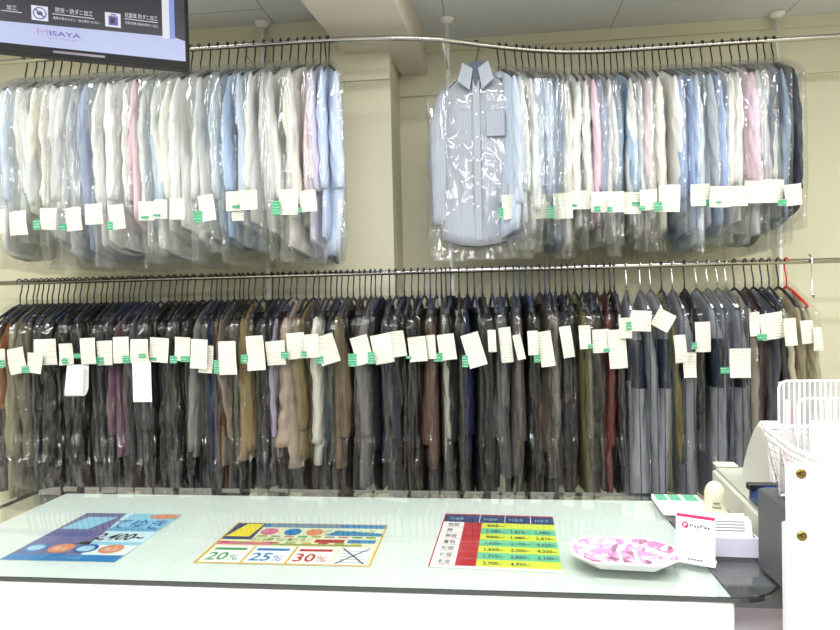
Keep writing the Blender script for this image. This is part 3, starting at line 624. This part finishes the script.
write(sc, '繊維の奥からダニ・虫を寄せつけない', SP, -0.438, 0.123, 0.011, 0.145, 2, d=0.002)
write(sc, '抗菌臭 防ダニ加工', SP, -0.213, 0.160, 0.019, 0.108, 2, d=0.002); q4(sc, [(-0.214, 0.152), (-0.105, 0.152), (-0.105, 0.1545), (-0.214, 0.1545)], 2, 0.002)
write(sc, '抗菌 防臭 繊維の防ダニ加工', SP, -0.212, 0.136, 0.011, 0.108, 2, d=0.002)
write(sc, '加工', SP, -0.575, 0.138, 0.018, 0.03, 2, d=0.002); q4(sc, [(-0.59, 0.130), (-0.53, 0.130), (-0.53, 0.1325), (-0.59, 0.1325)], 2, 0.002)
write(sc, 'M', SP, -0.488, 0.064, 0.030, 0.034, 4, d=0.002); write(sc, 'ISAYA', SP, -0.45, 0.066, 0.022, 0.095, 6, d=0.002); write(sc, 'CLEANING', SP, -0.455, 0.054, 0.008, 0.09, 4, d=0.002)
sc.build('screen', sm, tv)
m = MB(); m.tube([(-0.49, 0.06, 0.3), (-0.49, 0.1, 0.3), (-0.49, 0.1, 0.633)], 0.018, 12); m.build('ceiling_bracket', BLACKP, tv)

# ------------------------------------------------------------------ counter
CWH = mat('counter_white', '#f6f3f4', 0.35)
ct = empty('service_counter', (-0.4, 1.35, 0), 0, 'long white service counter with pale green top under the glass', 'counter')
MAT_TOP = mat('mint_top', '#d5ddd6', 0.5)
m = MB(); m.rbox(-0.785, 0.80, -0.272, 0.258, 0.0, 0.9395, 0.003); m.build('cabinet', CWH, ct)
m = MB(); m.rbox(-0.785, 0.80, -0.272, 0.258, 0.9398, 0.9415, 0.0005); m.build('worktop', [MAT_TOP], ct)
GLASS = clear_sheet('counter_glass', (0.955, 0.98, 0.965, 1), 0.015, 1.52)
def rounded(x0, x1, y0, y1, rad, n=10):
    pts = []
    for (cx, cy, a0, r) in ((x1 - rad[0], y0 + rad[0], -90, rad[0]), (x1 - rad[1], y1 - rad[1], 0, rad[1]), (x0 + rad[2], y1 - rad[2], 90, rad[2]), (x0 + rad[3], y0 + rad[3], 180, rad[3])):
        for i in range(n + 1):
            a = R(a0 + 90 * i / n); pts.append((cx + r * math.cos(a), cy + r * math.sin(a)))
    return pts
o_ = rounded(-1.262, 0.498, 1.064, 1.63, (0.095, 0.03, 0.06, 0.06))
gl = empty('glass_sheet', (0, 0, 0.946), 0, 'thick clear glass sheet with dark edge and rounded corners on the counter', 'glass top')
m = MB(); m.poly([(x, y, 0.008) for x, y in o_]); m.build('glass_surface', GLASS, gl)
m = MB(); n = len(o_)
for i in range(n):
    (x0, y0), (x1, y1) = o_[i], o_[(i + 1) % n]; m.add([(x0, y0, 0), (x1, y1, 0), (x1, y1, 0.008), (x0, y0, 0.008)], [(0, 1, 2, 3)])
EDGE = mat('glass_edge', '#2c302c', 0.15, coat=0.5)
m = MB(); cx_, cy_ = -0.4, 1.347
inn = [(x + (0.0035 if x < cx_ else -0.0035), y + (0.0035 if y < cy_ else -0.0035)) for x, y in o_]
for i in range(n):
    j = (i + 1) % n
    vs = [(o_[i][0], o_[i][1], 0), (o_[j][0], o_[j][1], 0), (o_[j][0], o_[j][1], 0.0078), (o_[i][0], o_[i][1], 0.0078), (inn[i][0], inn[i][1], 0), (inn[j][0], inn[j][1], 0), (inn[j][0], inn[j][1], 0.0078), (inn[i][0], inn[i][1], 0.0078)]
    m.add(vs, [(0, 1, 2, 3), (7, 6, 5, 4), (3, 2, 6, 7), (4, 5, 1, 0)])
m.build('glass_edge', EDGE, gl)
TOPZ = 0.9545
# side cabinet and shelf right of the counter
GREYC = mat('grey_laminate', '#b9b6b4', 0.45); DGREY = mat('dark_grey_laminate', '#77787a', 0.4)
sc_ = empty('side_cabinet', (0.9, 1.4, 0), 0, 'grey side cabinet standing right of the counter under the register', 'cabinet')
MB().rbox(-0.495, 0.7, -0.2, 0.2, 0, 0.90, 0.003).build('carcass', mat('pale_grey_laminate', '#e6e0e2', 0.45), sc_)
MB().rbox(-0.495, -0.385, -0.26, 0.2, 0.901, 0.942, 0.002).build('dark_top', DGREY, sc_)
MB().rbox(-0.384, 0.7, -0.26, 0.2, 0.901, 0.95, 0.002).build('top', GREYC, sc_)

# printed sheets lying under the glass
def sheet(name, x0, y0, W, H, rot, fn, mats, label, cat):
    o = empty if False else None
    mb = MB(); mb.box(0, W, 0, H, 0, 0.0006, 0)
    P = lambda u, v, d=0.0: Vector((u * W, v * H, 0.0008 + d))
    def rect(u0, u1, v0, v1, mi, d=0.0): mb.poly([P(u0, v0, d), P(u1, v0, d), P(u1, v1, d), P(u0, v1, d)], mi)
    fn(mb, P, rect)
    ob = mb.build(name, mats, None, (x0, y0, 0.942), R(rot)); tag(ob, label, cat); return ob
pm = {k: mat('print_' + k, h, 0.5) for k, h in dict(paper='#e6f2ee', blue='#1778b4', navy='#26346e', purple='#6c6690', cyan='#8fc6dc', orange='#d98a5c', black='#1c1c22', yellow='#e9d63a', green='#3f9a5c', red='#b5252e', white='#f5f5f0',
                                                      lime='#dbe24a', teal='#6cc49c', gold='#d8a824', pink='#cf6f8c', dkblue='#1c4f98', olive='#8b9a3c', grey='#8a8f96', straw='#dfe3c0', pale='#cfe4ea', slateblue='#5a5f98').items()}
K = list(pm); ML = [pm[k] for k in K]; I = lambda k: K.index(k)
def poster_a(mb, P, rect):
    rect(0, 1, 0.115, 1, I('pale'), 0.00005)
    rect(0, 1, 0, 0.115, I('blue'))
    mb.poly([p + Vector((0, 0, 0.0001)) for p in [P(0.0, 0.115), P(0.62, 0.115), P(0.55, 0.30), P(0.50, 0.6), P(0.42, 1.0), P(0.0, 1.0)]], I('purple'))
    for k in range(7): rect(0.02 + k * 0.06, 0.055 + k * 0.06, 0.3, 0.55, I('slateblue'), 0.0002)
    for k in range(6): rect(0.5, 0.98, 0.60 + k * 0.012, 0.604 + k * 0.012, I('blue'), 0.0003)
    mb.poly([P(0.03, 0.62, 0.0002), P(0.3, 0.62, 0.0002), P(0.4, 0.9, 0.0002), P(0.1, 0.9, 0.0002)], I('cyan'))
    rect(0.5, 1.0, 0.58, 1.0, I('cyan'), 0.0001); rect(0.62, 1.0, 0.12, 0.3, I('paper'), 0.0001); rect(0.44, 1.0, 0.3, 0.36, I('cyan'), 0.0001)
    for u, c in ((0.13, 'blue'), (0.36, 'orange'), (0.58, 'dkblue'), (0.81, 'orange')):
        mb.poly([P(a, b, 0.0003) for a, b in ellipse(u, 0.225, 0.105, 0.085)], I(c)); mb.poly([P(a, b, 0.0004) for a, b in ellipse(u, 0.225, 0.075, 0.055)], I('cyan' if c != 'orange' else 'orange')); write(mb, '仕上', P, u - 0.06, 0.195, 0.07, 0.12, I('white'), d=0.0005)
    mb.poly([P(a, b, 0.0003) for a, b in ellipse(0.86, 0.93, 0.15, 0.055)], I('orange'))
    write(mb, 'てゆき', P, 0.46, 0.66, 0.24, 0.5, I('dkblue'), d=0.0005)
    write(mb, '2,400~', P, 0.50, 0.40, 0.19, 0.44, I('black'), slant=0.15, d=0.0005)
    write(mb, 'クリーニング 仕上げ', P, 0.3, 0.035, 0.05, 0.36, I('cyan'), d=0.0005)
sheet('advert_sheet', -1.012, 1.165, 0.252, 0.285, 0.5, poster_a, ML, 'blue and purple advert sheet with price and round badges under the glass, leftmost', 'poster')
def poster_b(mb, P, rect):
    rect(0, 1, 0, 1, I('gold')); rect(0.012, 0.988, 0.02, 0.4, I('straw'), 0.0001); rect(0.012, 0.99, 0.4, 0.98, I('straw'), 0.0001)
    for k in range(9): rect(0.22 + k * 0.085, 0.28 + k * 0.085, 0.62, 0.66, I(['olive', 'grey', 'pink', 'green'][k % 4]), 0.0002); rect(0.03 + k * 0.1, 0.09 + k * 0.1, 0.465, 0.495, I(['red', 'olive', 'gold'][k % 3]), 0.0003)
    rect(0.012, 0.2, 0.55, 0.98, I('navy'), 0.0002); mb.poly([P(0.02, 0.62, 0.0004), P(0.17, 0.62, 0.0004), P(0.19, 0.96, 0.0004), P(0.08, 0.96, 0.0004)], I('yellow'))
    rect(0.2, 0.99, 0.88, 0.98, I('blue'), 0.0002); rect(0.24, 0.7, 0.90, 0.95, I('grey'), 0.0003)
    for u, c in ((0.27, 'pink'), (0.42, 'blue'), (0.56, 'orange')): mb.poly([P(a, b, 0.0003) for a, b in ellipse(u, 0.76, 0.055, 0.09)], I(c))
    mb.poly([P(0.64, 0.68, 0.0003), P(0.99, 0.68, 0.0003), P(0.99, 0.75, 0.0003), P(0.7, 0.82, 0.0003)], I('blue'))
    write(mb, 'クリーニング', P, 0.62, 0.70, 0.17, 0.32, I('green'), d=0.0005); write(mb, 'お得な割引', P, 0.2, 0.52, 0.1, 0.36, I('olive'), d=0.0005)
    rect(0.012, 0.35, 0.42, 0.5, I('pink'), 0.0002); rect(0.35, 0.9, 0.42, 0.46, I('olive'), 0.0002); rect(0.6, 0.78, 0.5, 0.58, I('red'), 0.0002); rect(0.8, 0.97, 0.5, 0.58, I('blue'), 0.0002)
    for u0, u1, c, tx in ((0.02, 0.255, 'green', '20'), (0.275, 0.51, 'blue', '25'), (0.53, 0.765, 'red', '30')):
        rect(u0, u1, 0.03, 0.39, I('white'), 0.0002); rect(u0 + 0.02, u1 - 0.02, 0.29, 0.345, I(c), 0.0003)
        write(mb, tx, P, u0 + 0.02, 0.07, 0.24, 0.12, I(c), d=0.0005); write(mb, '%', P, u0 + 0.15, 0.07, 0.17, 0.06, I(c), d=0.0005)
        for r0, r1 in ((u0 - 0.012, u0),): rect(max(0, r0), r1, 0.02, 0.4, I('gold'), 0.0003)
    rect(0.785, 0.97, 0.03, 0.39, I('white'), 0.0002)
    for k in range(5): rect(0.80, 0.955, 0.07 + k * 0.06, 0.082 + k * 0.06, I('grey'), 0.0003)
    for s in (1, -1):
        a, b = (0.79, 0.04) if s > 0 else (0.79, 0.38); c, d_ = (0.965, 0.38) if s > 0 else (0.965, 0.04)
        mb.poly([P(a, b, 0.0006), P(a + 0.014, b, 0.0006), P(c, d_, 0.0006), P(c - 0.014, d_, 0.0006)], I('navy'))
sheet('advert_sheet', -0.598, 1.174, 0.360, 0.228, 0.3, poster_b, ML, 'yellow bordered discount sheet with 20, 25 and 30 percent boxes under the glass', 'poster')
def poster_c(mb, P, rect):
    rect(0, 1, 0, 1, I('white')); rect(0.01, 1, 0.82, 1, I('navy'), 0.0002); rect(0.0, 0.012, 0.0, 1, I('red'), 0.0002); rect(0.01, 1, 0.975, 1, I('red'), 0.0003)
    for u in (0.33, 0.56, 0.79): rect(u, u + 0.006, 0.82, 0.99, I('white'), 0.0004)
    for u in (0.06, 0.37, 0.6, 0.83): write(mb, '料金表', P, u, 0.87, 0.06, 0.13, I('cyan'), d=0.0005)
    rect(0.2, 0.36, 0.035, 0.82, I('red'), 0.0002)
    rows = [('制服', '605~', '', ''), ('男', '1,380~', '1,815~', '1,980~'), ('喪服', '980~', '1,980~', '2,810~'), ('着物', '1,430~', '2,100~', '4,620~'), ('和服', '1,650~', '2,200~', '4,200~'), ('礼服', '1,710~', '2,860~', '5,100~'), ('毛皮', '2,700~', '4,950~', '')]
    for k, r_ in enumerate(rows):
        v1 = 0.82 - k * 0.112; v0 = v1 - 0.112
        rect(0.36, 1, v0, v1, I('lime' if k % 2 == 0 else 'teal'), 0.0002); rect(0.2, 0.36, v0, v0 + 0.006, I('pink'), 0.0003); rect(0.02, 0.2, v0, v0 + 0.006, I('pink'), 0.0003)
        write(mb, r_[0], P, 0.06, v0 + 0.025, 0.075, 0.1 if len(r_[0]) > 1 else 0.05, I('black'), d=0.0005)
        for j, s in enumerate(r_[1:]):
            if s: write(mb, s, P, 0.41 + j * 0.21, v0 + 0.028, 0.07, 0.15, I('black' if k % 2 == 0 else 'navy'), d=0.0005)
sheet('price_list', -0.126, 1.182, 0.254, 0.305, -2.5, poster_c, ML, 'price list with red column and yellow green rows under the glass', 'poster')

# ------------------------------------------------------------------ things on the counter
# coin tray
tray_m = mat('tray_print', '#f3e6e8', 0.35)
nt = tray_m.node_tree; b = nt.nodes['Principled BSDF']; tc = nt.nodes.new('ShaderNodeTexCoord'); vo = nt.nodes.new('ShaderNodeTexVoronoi'); vo.inputs['Scale'].default_value = 75
no = nt.nodes.new('ShaderNodeTexNoise'); no.inputs['Scale'].default_value = 26; nt.links.new(tc.outputs['Object'], vo.inputs['Vector']); nt.links.new(tc.outputs['Object'], no.inputs['Vector'])
cr = nt.nodes.new('ShaderNodeValToRGB'); cr.color_ramp.interpolation = 'CONSTANT'
els = cr.color_ramp.elements; els[0].position = 0; els[0].color = lin('#7a5668'); els[1].position = 0.2; els[1].color = lin('#c96a92')
for ps, cc in ((0.36, '#e488ae'), (0.55, '#e6b3c8'), (0.72, '#efe2e2'), (0.88, '#a58f96')): e = els.new(ps); e.color = lin(cc)
sb = nt.nodes.new('ShaderNodeMath'); sb.operation = 'MULTIPLY'; nt.links.new(vo.outputs['Color'], sb.inputs[0]); nt.links.new(no.outputs['Fac'], sb.inputs[1])
ad = nt.nodes.new('ShaderNodeMath'); ad.operation = 'MULTIPLY'; ad.inputs[1].default_value = 1.9; nt.links.new(sb.outputs[0], ad.inputs[0]); nt.links.new(ad.outputs[0], cr.inputs[0]); nt.links.new(cr.outputs[0], b.inputs['Base Color'])
tr = empty('coin_tray', (0.246, 1.203, TOPZ), R(-4), 'white octagonal coin tray with pink floral inside beside the payment stand', 'tray')
def octo(hx, hy, z, c): return [(hx - c, -hy, z), (hx, -hy + c, z), (hx, hy - c, z), (hx - c, hy, z), (-hx + c, hy, z), (-hx, hy - c, z), (-hx, -hy + c, z), (-hx + c, -hy, z)]
m = MB(); m.loft([octo(0.075, 0.045, 0.0005, 0.028), octo(0.098, 0.066, 0.02, 0.035), octo(0.096, 0.064, 0.0215, 0.034), octo(0.073, 0.044, 0.004, 0.028)], smooth=False); m.build('tray_shell', mat('white_melamine', '#f6f4f4', 0.25), tr)
m = MB(); m.loft([octo(0.0745, 0.0445, 0.0045, 0.028), octo(0.0935, 0.0625, 0.0205, 0.034)], smooth=False, cap1=False)
m.v = m.v; m.build('floral_lining', tray_m, tr)
pk = mat('tray_pink', '#ee7fa6', 0.35); m = MB(); m.box(-0.062, -0.018, 0.02, 0.042, 0.0048, 0.0052); m.build('pink_panel', pk, tr); m = MB(); m.box(0.03, 0.068, 0.018, 0.04, 0.0048, 0.0052); m.build('pink_panel', pk, tr)
m = MB(); m.box(-0.008, -0.003, -0.043, 0.043, 0.0048, 0.0054); m.build('white_divider', mat('white_melamine', '#f6f4f4'), tr); m = MB(); m.box(0.022, 0.028, -0.043, 0.043, 0.0048, 0.0054); m.build('white_divider', mat('white_melamine', '#f6f4f4'), tr)

# payment stand
ps = empty('payment_stand', (0.372, 1.19, TOPZ), R(-24), 'small white payment sign with pink top bar standing beside the coin tray', 'sign')
m = MB(); T_ = Matrix.Rotation(R(-10), 4, 'X'); m.rbox(-0.034, 0.034, -0.002, 0.002, 0.0015, 0.092, 0.0008, T=T_); m.build('panel', mat('white_card_gloss', '#f8f8f8', 0.25), ps)
m = MB(); m.rbox(-0.034, 0.034, 0.0025, 0.036, 0.0, 0.0018, 0.0004); m.build('foot', mat('white_card_gloss', '#f8f8f8'), ps)
pr = MB(); PP = lambda u, v, d=0.0: tuple(T_ @ Vector((u, -0.0023 - d, v)))
pr.poly([PP(-0.033, 0.0845), PP(0.033, 0.0845), PP(0.033, 0.0905), PP(-0.033, 0.0905)], 0)
pr.poly([PP(a, b) for a, b in ellipse(-0.0175, 0.0705, 0.0062, 0.0062, 20)], 0); write(pr, 'P', PP, -0.0198, 0.0668, 0.010, 0.005, 2, d=0.0003)
write(pr, 'PayPay', PP, -0.0095, 0.068, 0.0088, 0.036, 1, d=0.0002)
for x0, x1 in ((-0.006, 0.004),): pr.poly([PP(x0, 0.058), PP(x1, 0.058), PP(x1, 0.0588), PP(x0, 0.0588)], 1)
for k in range(5): pr.poly([PP(-0.012 + k * 0.0052, 0.0085), PP(-0.008 + k * 0.0052, 0.0085), PP(-0.008 + k * 0.0052, 0.0115), PP(-0.012 + k * 0.0052, 0.0115)], 1)
pr.build('printing', [mat('print_crimson', '#d92a5c', 0.4), mat('print_ink', '#3a3440', 0.5), pm['white']], ps)

# leaflets with green stripes
lf = MB(); lf.rbox(0, 0.108, 0, 0.125, 0, 0.011, 0.001)
for k, (u0, u1) in enumerate(((0.004, 0.03), (0.036, 0.062), (0.07, 0.1))): lf.box(u0, u1, 0.075, 0.122, 0.0111, 0.0114, 1)
lf.box(0.01, 0.05, 0.03, 0.034, 0.0111, 0.0114, 2); lf.box(0.01, 0.06, 0.04, 0.044, 0.0111, 0.0114, 2)
tag(lf.build('leaflet_stack', [mat('leaflet_paper', '#edf2ea', 0.5), mat('leaflet_green', '#57a57e', 0.5), pm['grey']], None, (0.389, 1.462, TOPZ), R(-2)), 'stack of white leaflets with green stripes behind the payment sign', 'leaflets')

# card box
LAV = mat('lavender_card', '#dcd8ea', 0.5)
cb = empty('card_box', (0.458, 1.262, TOPZ), R(-2), 'open pale lavender card box holding printed cards beside the register', 'box')
m = MB(); m.box(-0.046, 0.046, -0.03, -0.028, 0, 0.036); m.box(-0.046, 0.046, 0.03, 0.032, 0, 0.036); m.box(-0.046, -0.044, -0.028, 0.03, 0, 0.036); m.box(0.044, 0.046, -0.028, 0.03, 0, 0.036); m.box(-0.044, 0.044, -0.028, 0.03, 0, 0.002)
m.build('box_shell', LAV, cb)
for k in range(5):
    T_ = Matrix.Translation((0, -0.018 + k * 0.009, 0.003)) @ Matrix.Rotation(R(-16), 4, 'X')
    m = MB(); m.rbox(-0.041, 0.041 - k * 0.001, -0.0007, 0.0007, 0, 0.062 + (k % 2) * 0.003, 0.0003, T=T_)
    if k == 0:
        for j in range(4): m.box(-0.03, 0.028, -0.0012, -0.0009, 0.040 + j * 0.0055, 0.042 + j * 0.0055, 1, T=T_)
    ob = m.build('printed_card', [mat('card_paper', '#f3f3ec', 0.5), pm['grey']]); ob.matrix_world = Matrix.Translation((0.458, 1.262, TOPZ)) @ Matrix.Rotation(R(-2), 4, 'Z')
    tag(ob, ['front card with rows of print in the lavender box', 'plain card directly behind the printed front card', 'middle card in the lavender card box', 'card before the last one in the lavender box', 'rearmost card in the lavender card box'][k], 'card', 'cards in the lavender box')

# hand-held barcode scanner standing on its end
CREAMP = mat('cream_plastic', '#d6d3b8', 0.4)
sn = empty('barcode_scanner', (0.470, 1.37, TOPZ), R(-8), 'cream handheld barcode scanner standing upright before the register', 'scanner')
prof = [(0, 0.03, 0.018), (0.004, 0.033, 0.02), (0.02, 0.0325, 0.02), (0.038, 0.028, 0.018), (0.052, 0.0215, 0.016), (0.06, 0.0195, 0.0155), (0.07, 0.0205, 0.017), (0.082, 0.0205, 0.018), (0.094, 0.017, 0.016), (0.102, 0.0115, 0.011), (0.106, 0.004, 0.004)]
m = MB(); m.loft([[(a, b, z) for a, b in ellipse(0, 0, rx, ry, 28)] for z, rx, ry in prof]); m.build('shell', CREAMP, sn)
m = MB(); m.rbox(-0.007, 0.007, -0.0185, -0.0165, 0.0635, 0.0655, 0.0004); m.build('slot', DGREY, sn)
m = MB(); m.rbox(-0.009, 0.009, -0.0185, -0.0160, 0.055, 0.0575, 0.0006); m.build('badge', mat('badge_grey', '#9c9b8c', 0.4), sn)

# register / terminal body
BEI = mat('beige_plastic', '#c3c3b4', 0.45); WHP = mat('white_plastic', '#e4e4e0', 0.35)
rg = empty('cash_register', (0.732, 1.45, 0.951), R(-5), 'beige cash register body behind the barcode scanner and card box', 'register')
m = MB(); y0, y1 = -0.19, 0.17
m.rbox(-0.192, 0.22, y0, y1, 0.0, 0.066, 0.005); m.build('body', BEI, rg)
m = MB(); m.rbox(-0.186, 0.215, y0 + 0.006, y1 - 0.01, 0.0665, 0.074, 0.003); m.build('deck', mat('deck_grey', '#a9ac9f', 0.5), rg)
m = MB(); m.rbox(-0.175, 0.2, y0 - 0.003, y0 - 0.0005, 0.012, 0.07, 0.001); m.build('drawer_front', mat('deck_grey', '#b9bcae', 0.5), rg)
m = MB(); m.rbox(-0.187, -0.135, 0.15, 0.185, 0.0745, 0.081, 0.002); m.build('rear_ledge', BEI, rg)
# white hooded printer on the register: rounded hood, flat cheek
hood = [(-0.0, 1.075), (0.0, 1.10), (-0.008, 1.14), (-0.02, 1.175), (-0.04, 1.197), (-0.062, 1.207), (-0.085, 1.203), (-0.115, 1.180), (-0.15, 1.14), (-0.185, 1.09), (-0.205, 1.05), (-0.2, 1.036), (-0.14, 1.04), (-0.06, 1.052), (-0.02, 1.06)]
pn = empty('receipt_printer', (0.583, 1.345, 1.026), R(-4), 'white rounded printer hood standing on the register behind the wire rack', 'printer')
m = MB(); ring = [(0, -a, z - 1.052 + 0.001) for a, z in hood]
def scale_ring(r, k): 
    cy = sum(p[1] for p in r) / len(r); cz = sum(p[2] for p in r) / len(r); return [(p[0], cy + (p[1] - cy) * k, cz + (p[2] - cz) * k) for p in r]
shift = lambda r, dx: [(p[0] + dx, p[1], p[2]) for p in r]
m.loft([shift(scale_ring(ring, 0.95), -0.004), ring, shift(ring, 0.18), shift(scale_ring(ring, 0.96), 0.185)], smooth=False); m.build('hood', WHP, pn)
m = MB(); m.loft([shift(scale_ring(ring, 0.86), -0.0075), shift(scale_ring(ring, 0.9), -0.0042)], smooth=False); m.build('cheek', mat('cheek_grey', '#c4c3ba', 0.4), pn)
m = MB(); T_ = Matrix.Translation((0.06, 0.062, 0.157)); m.rbox(-0.03, 0.05, -0.014, 0.014, -0.002, 0.0025, 0.001, T=T_); m.build('blue_label', mat('label_navy', '#2b3a72', 0.4), pn)
# dark blue pouch lying on the register in front of the printer
NB = mat('blue_vinyl', '#1e3566', 0.45)
pb = empty('blue_pouch', (0.572, 1.312, 1.026), 0, 'dark blue pouch with black strap on the register under the white hood', 'pouch')
m = MB(); rg_ = []
for i, (z, k) in enumerate(((0.0, 0.9), (0.006, 1.0), (0.022, 0.98), (0.034, 0.75), (0.038, 0.4))):
    rg_.append([(0.045 * k * math.copysign(abs(math.cos(a)) ** 0.6, math.cos(a)) + 0.0, 0.055 * k * math.copysign(abs(math.sin(a)) ** 0.6, math.sin(a)), z) for a in [2 * PI * j / 24 for j in range(24)]])
m.loft(rg_); m.build('pouch_body', NB, pb)
m = MB(); m.rbox(-0.05, 0.05, 0.012, 0.03, 0.028, 0.042, 0.002); m.rbox(0.02, 0.034, -0.056, 0.05, 0.02, 0.044, 0.002); m.build('strap', BLACKP, pb)

# dark grey box between partition and register, white partition with brass screws
m = MB(); m.rbox(0.487, 0.86, 1.018, 1.2, 0.951, 1.098, 0.003)
tag(m.build('storage_box', mat('charcoal_board', '#4a4b4d', 0.5), None), 'dark grey box behind the white partition carrying the white basket', 'box')
pt = empty('partition_panel', (0.75, 0.99, 0), 0, 'upright white partition panel with two brass screws at the right edge of the counter', 'partition')
m = MB(); m.rbox(-0.306, 0.5, -0.006, 0.006, 0.0, 1.197, 0.002); m.build('panel', mat('white_board', '#f7f1f1', 0.4), pt)
m = MB(); m.rbox(-0.302, -0.292, 0.0065, 0.028, 0.0, 1.10, 0.002); m.build('edge_strip', mat('strip_grey', '#cfcaca', 0.4), pt)
BR = mat('brass', '#7a6636', 0.3, metal=1.0)
for z in (1.183, 1.089):
    s = MB(); s.loft([[(a - 0.288, yy, b) for a, b in ellipse(0, z, rr, rr, 20)] for yy, rr in ((-0.0065, 0.0075), (-0.0085, 0.0073), (-0.0098, 0.005))])
    sb_ = s.build('brass_screw', BR, pt)
    s = MB(); s.loft([[(a - 0.288, yy, b) for a, b in ellipse(0, z, 0.0022, 0.0022, 12)] for yy in (-0.0103, -0.0099)]); s.build('screw_socket', mat('socket_dark', '#4a3c1c', 0.5), sb_)

# white lattice basket on the dark box
BWH = mat('basket_white', '#e0e0de', 0.35)
bk = empty('plastic_basket', (0.664, 1.11, 1.099), 0, 'white lattice plastic basket on the dark grey box behind the partition', 'basket')
m = MB()
HX, HY, HZ = 0.165, 0.085, 0.098
def bpt(u, v, z): k = 0.88 + 0.12 * z / HZ; return (HX * u * k, HY * v * k, z)
def rimz(u, v): return HZ + 0.012 * min(1, max(0, v + 0.2)) * 1.0 - 0.016 * max(0, 1 - abs(u) ** 3) * (1 if v < 0 else 0)
seg = [(-1, -1), (1, -1), (1, 1), (-1, 1)]
for (u0, v0), (u1, v1) in zip(seg, seg[1:] + seg[:1]):
    nn = 26 if v0 == v1 else 14
    for i in range(nn + 1):
        u, v = u0 + (u1 - u0) * i / nn, v0 + (v1 - v0) * i / nn
        m.tube([bpt(u, v, 0.003), bpt(u, v, rimz(u, v))], 0.0017, 5)
    for j in range(7):
        z = 0.003 + j * (HZ - 0.012) / 6; m.tube([bpt(u0, v0, z), bpt(u1, v1, z)], 0.0017, 5)
m.box(-HX * 0.87, HX * 0.87, -HY * 0.87, HY * 0.87, 0.0005, 0.003)
m.build('lattice', BWH, bk)
m = MB(); pts = []
for (u0, v0), (u1, v1) in zip(seg, seg[1:] + seg[:1]):
    for i in range(12): u, v = u0 + (u1 - u0) * i / 12, v0 + (v1 - v0) * i / 12; pts.append((bpt(u, v, HZ)[0], bpt(u, v, HZ)[1], rimz(u, v)))
pts.append(pts[0]); m.tube(pts, 0.0045, 8)
for k in (1,): m.tube([(x, y, z - 0.012) for x, y, z in pts], 0.003, 6)
m.build('rim', BWH, bk)
# wire letter racks standing in the basket
def rack(x0, x1, y, z0, z1, lab, r, step, loc):
    t = empty('wire_rack', loc, 0, lab, 'rack', 'white wire racks in the basket')
    m = MB(); c = 0.012; fr_ = [(x0, y, z0), (x0, y, z1 - c), (x0 + c * 0.3, y, z1 - c * 0.3), (x0 + c, y, z1), (x1, y, z1), (x1, y, z0)]
    m.tube(fr_, r * 1.6, 8); m.tube([(x0, y, z0), (x1, y, z0)], r * 1.6, 8); m.build('frame', BWH, t)
    m = MB(); x = x0 + step
    while x < x1: m.tube([(x, y, z0), (x, y, z1)], r, 5); x += step
    m.build('wires', BWH, t)
    return t
rack(-0.14, 0.13, 0.0, 0.004, 0.203, 'tall white ribbed wire rack at the back of the basket', 0.0013, 0.0085, (0.638, 1.135, 1.1))
rack(-0.125, 0.13, 0.0, 0.004, 0.178, 'lower white wire rack in front of the tall ribbed rack', 0.0013, 0.0095, (0.638, 1.10, 1.1))
m = MB(); m.rbox(-0.14, 0.13, -0.0008, 0.0008, 0.0, 0.198, 0.0004)
tag(m.build('clear_file', plastic_film('milky_film', 0.35, 0.1, 8), None, (0.64, 1.142, 1.103)), 'milky clear plastic file standing behind the tall wire rack', 'file')
m = MB(); m.rbox(-0.115, 0.12, -0.002, 0.002, 0.0, 0.142, 0.0006)
tag(m.build('paper_card', mat('pale_pink_card', '#e8dcd8', 0.6), None, (0.637, 1.078, 1.103)), 'pale pinkish card standing at the front of the basket', 'card')
m = MB(); m.rbox(-0.004, 0.004, -0.001, 0.001, 0.0, 0.17, 0.0005)
tag(m.build('pink_strip', mat('pink_plastic', '#eebcc0', 0.5), None, (0.505, 1.118, 1.103)), 'narrow pink strip standing at the left side of the wire racks', 'strip')
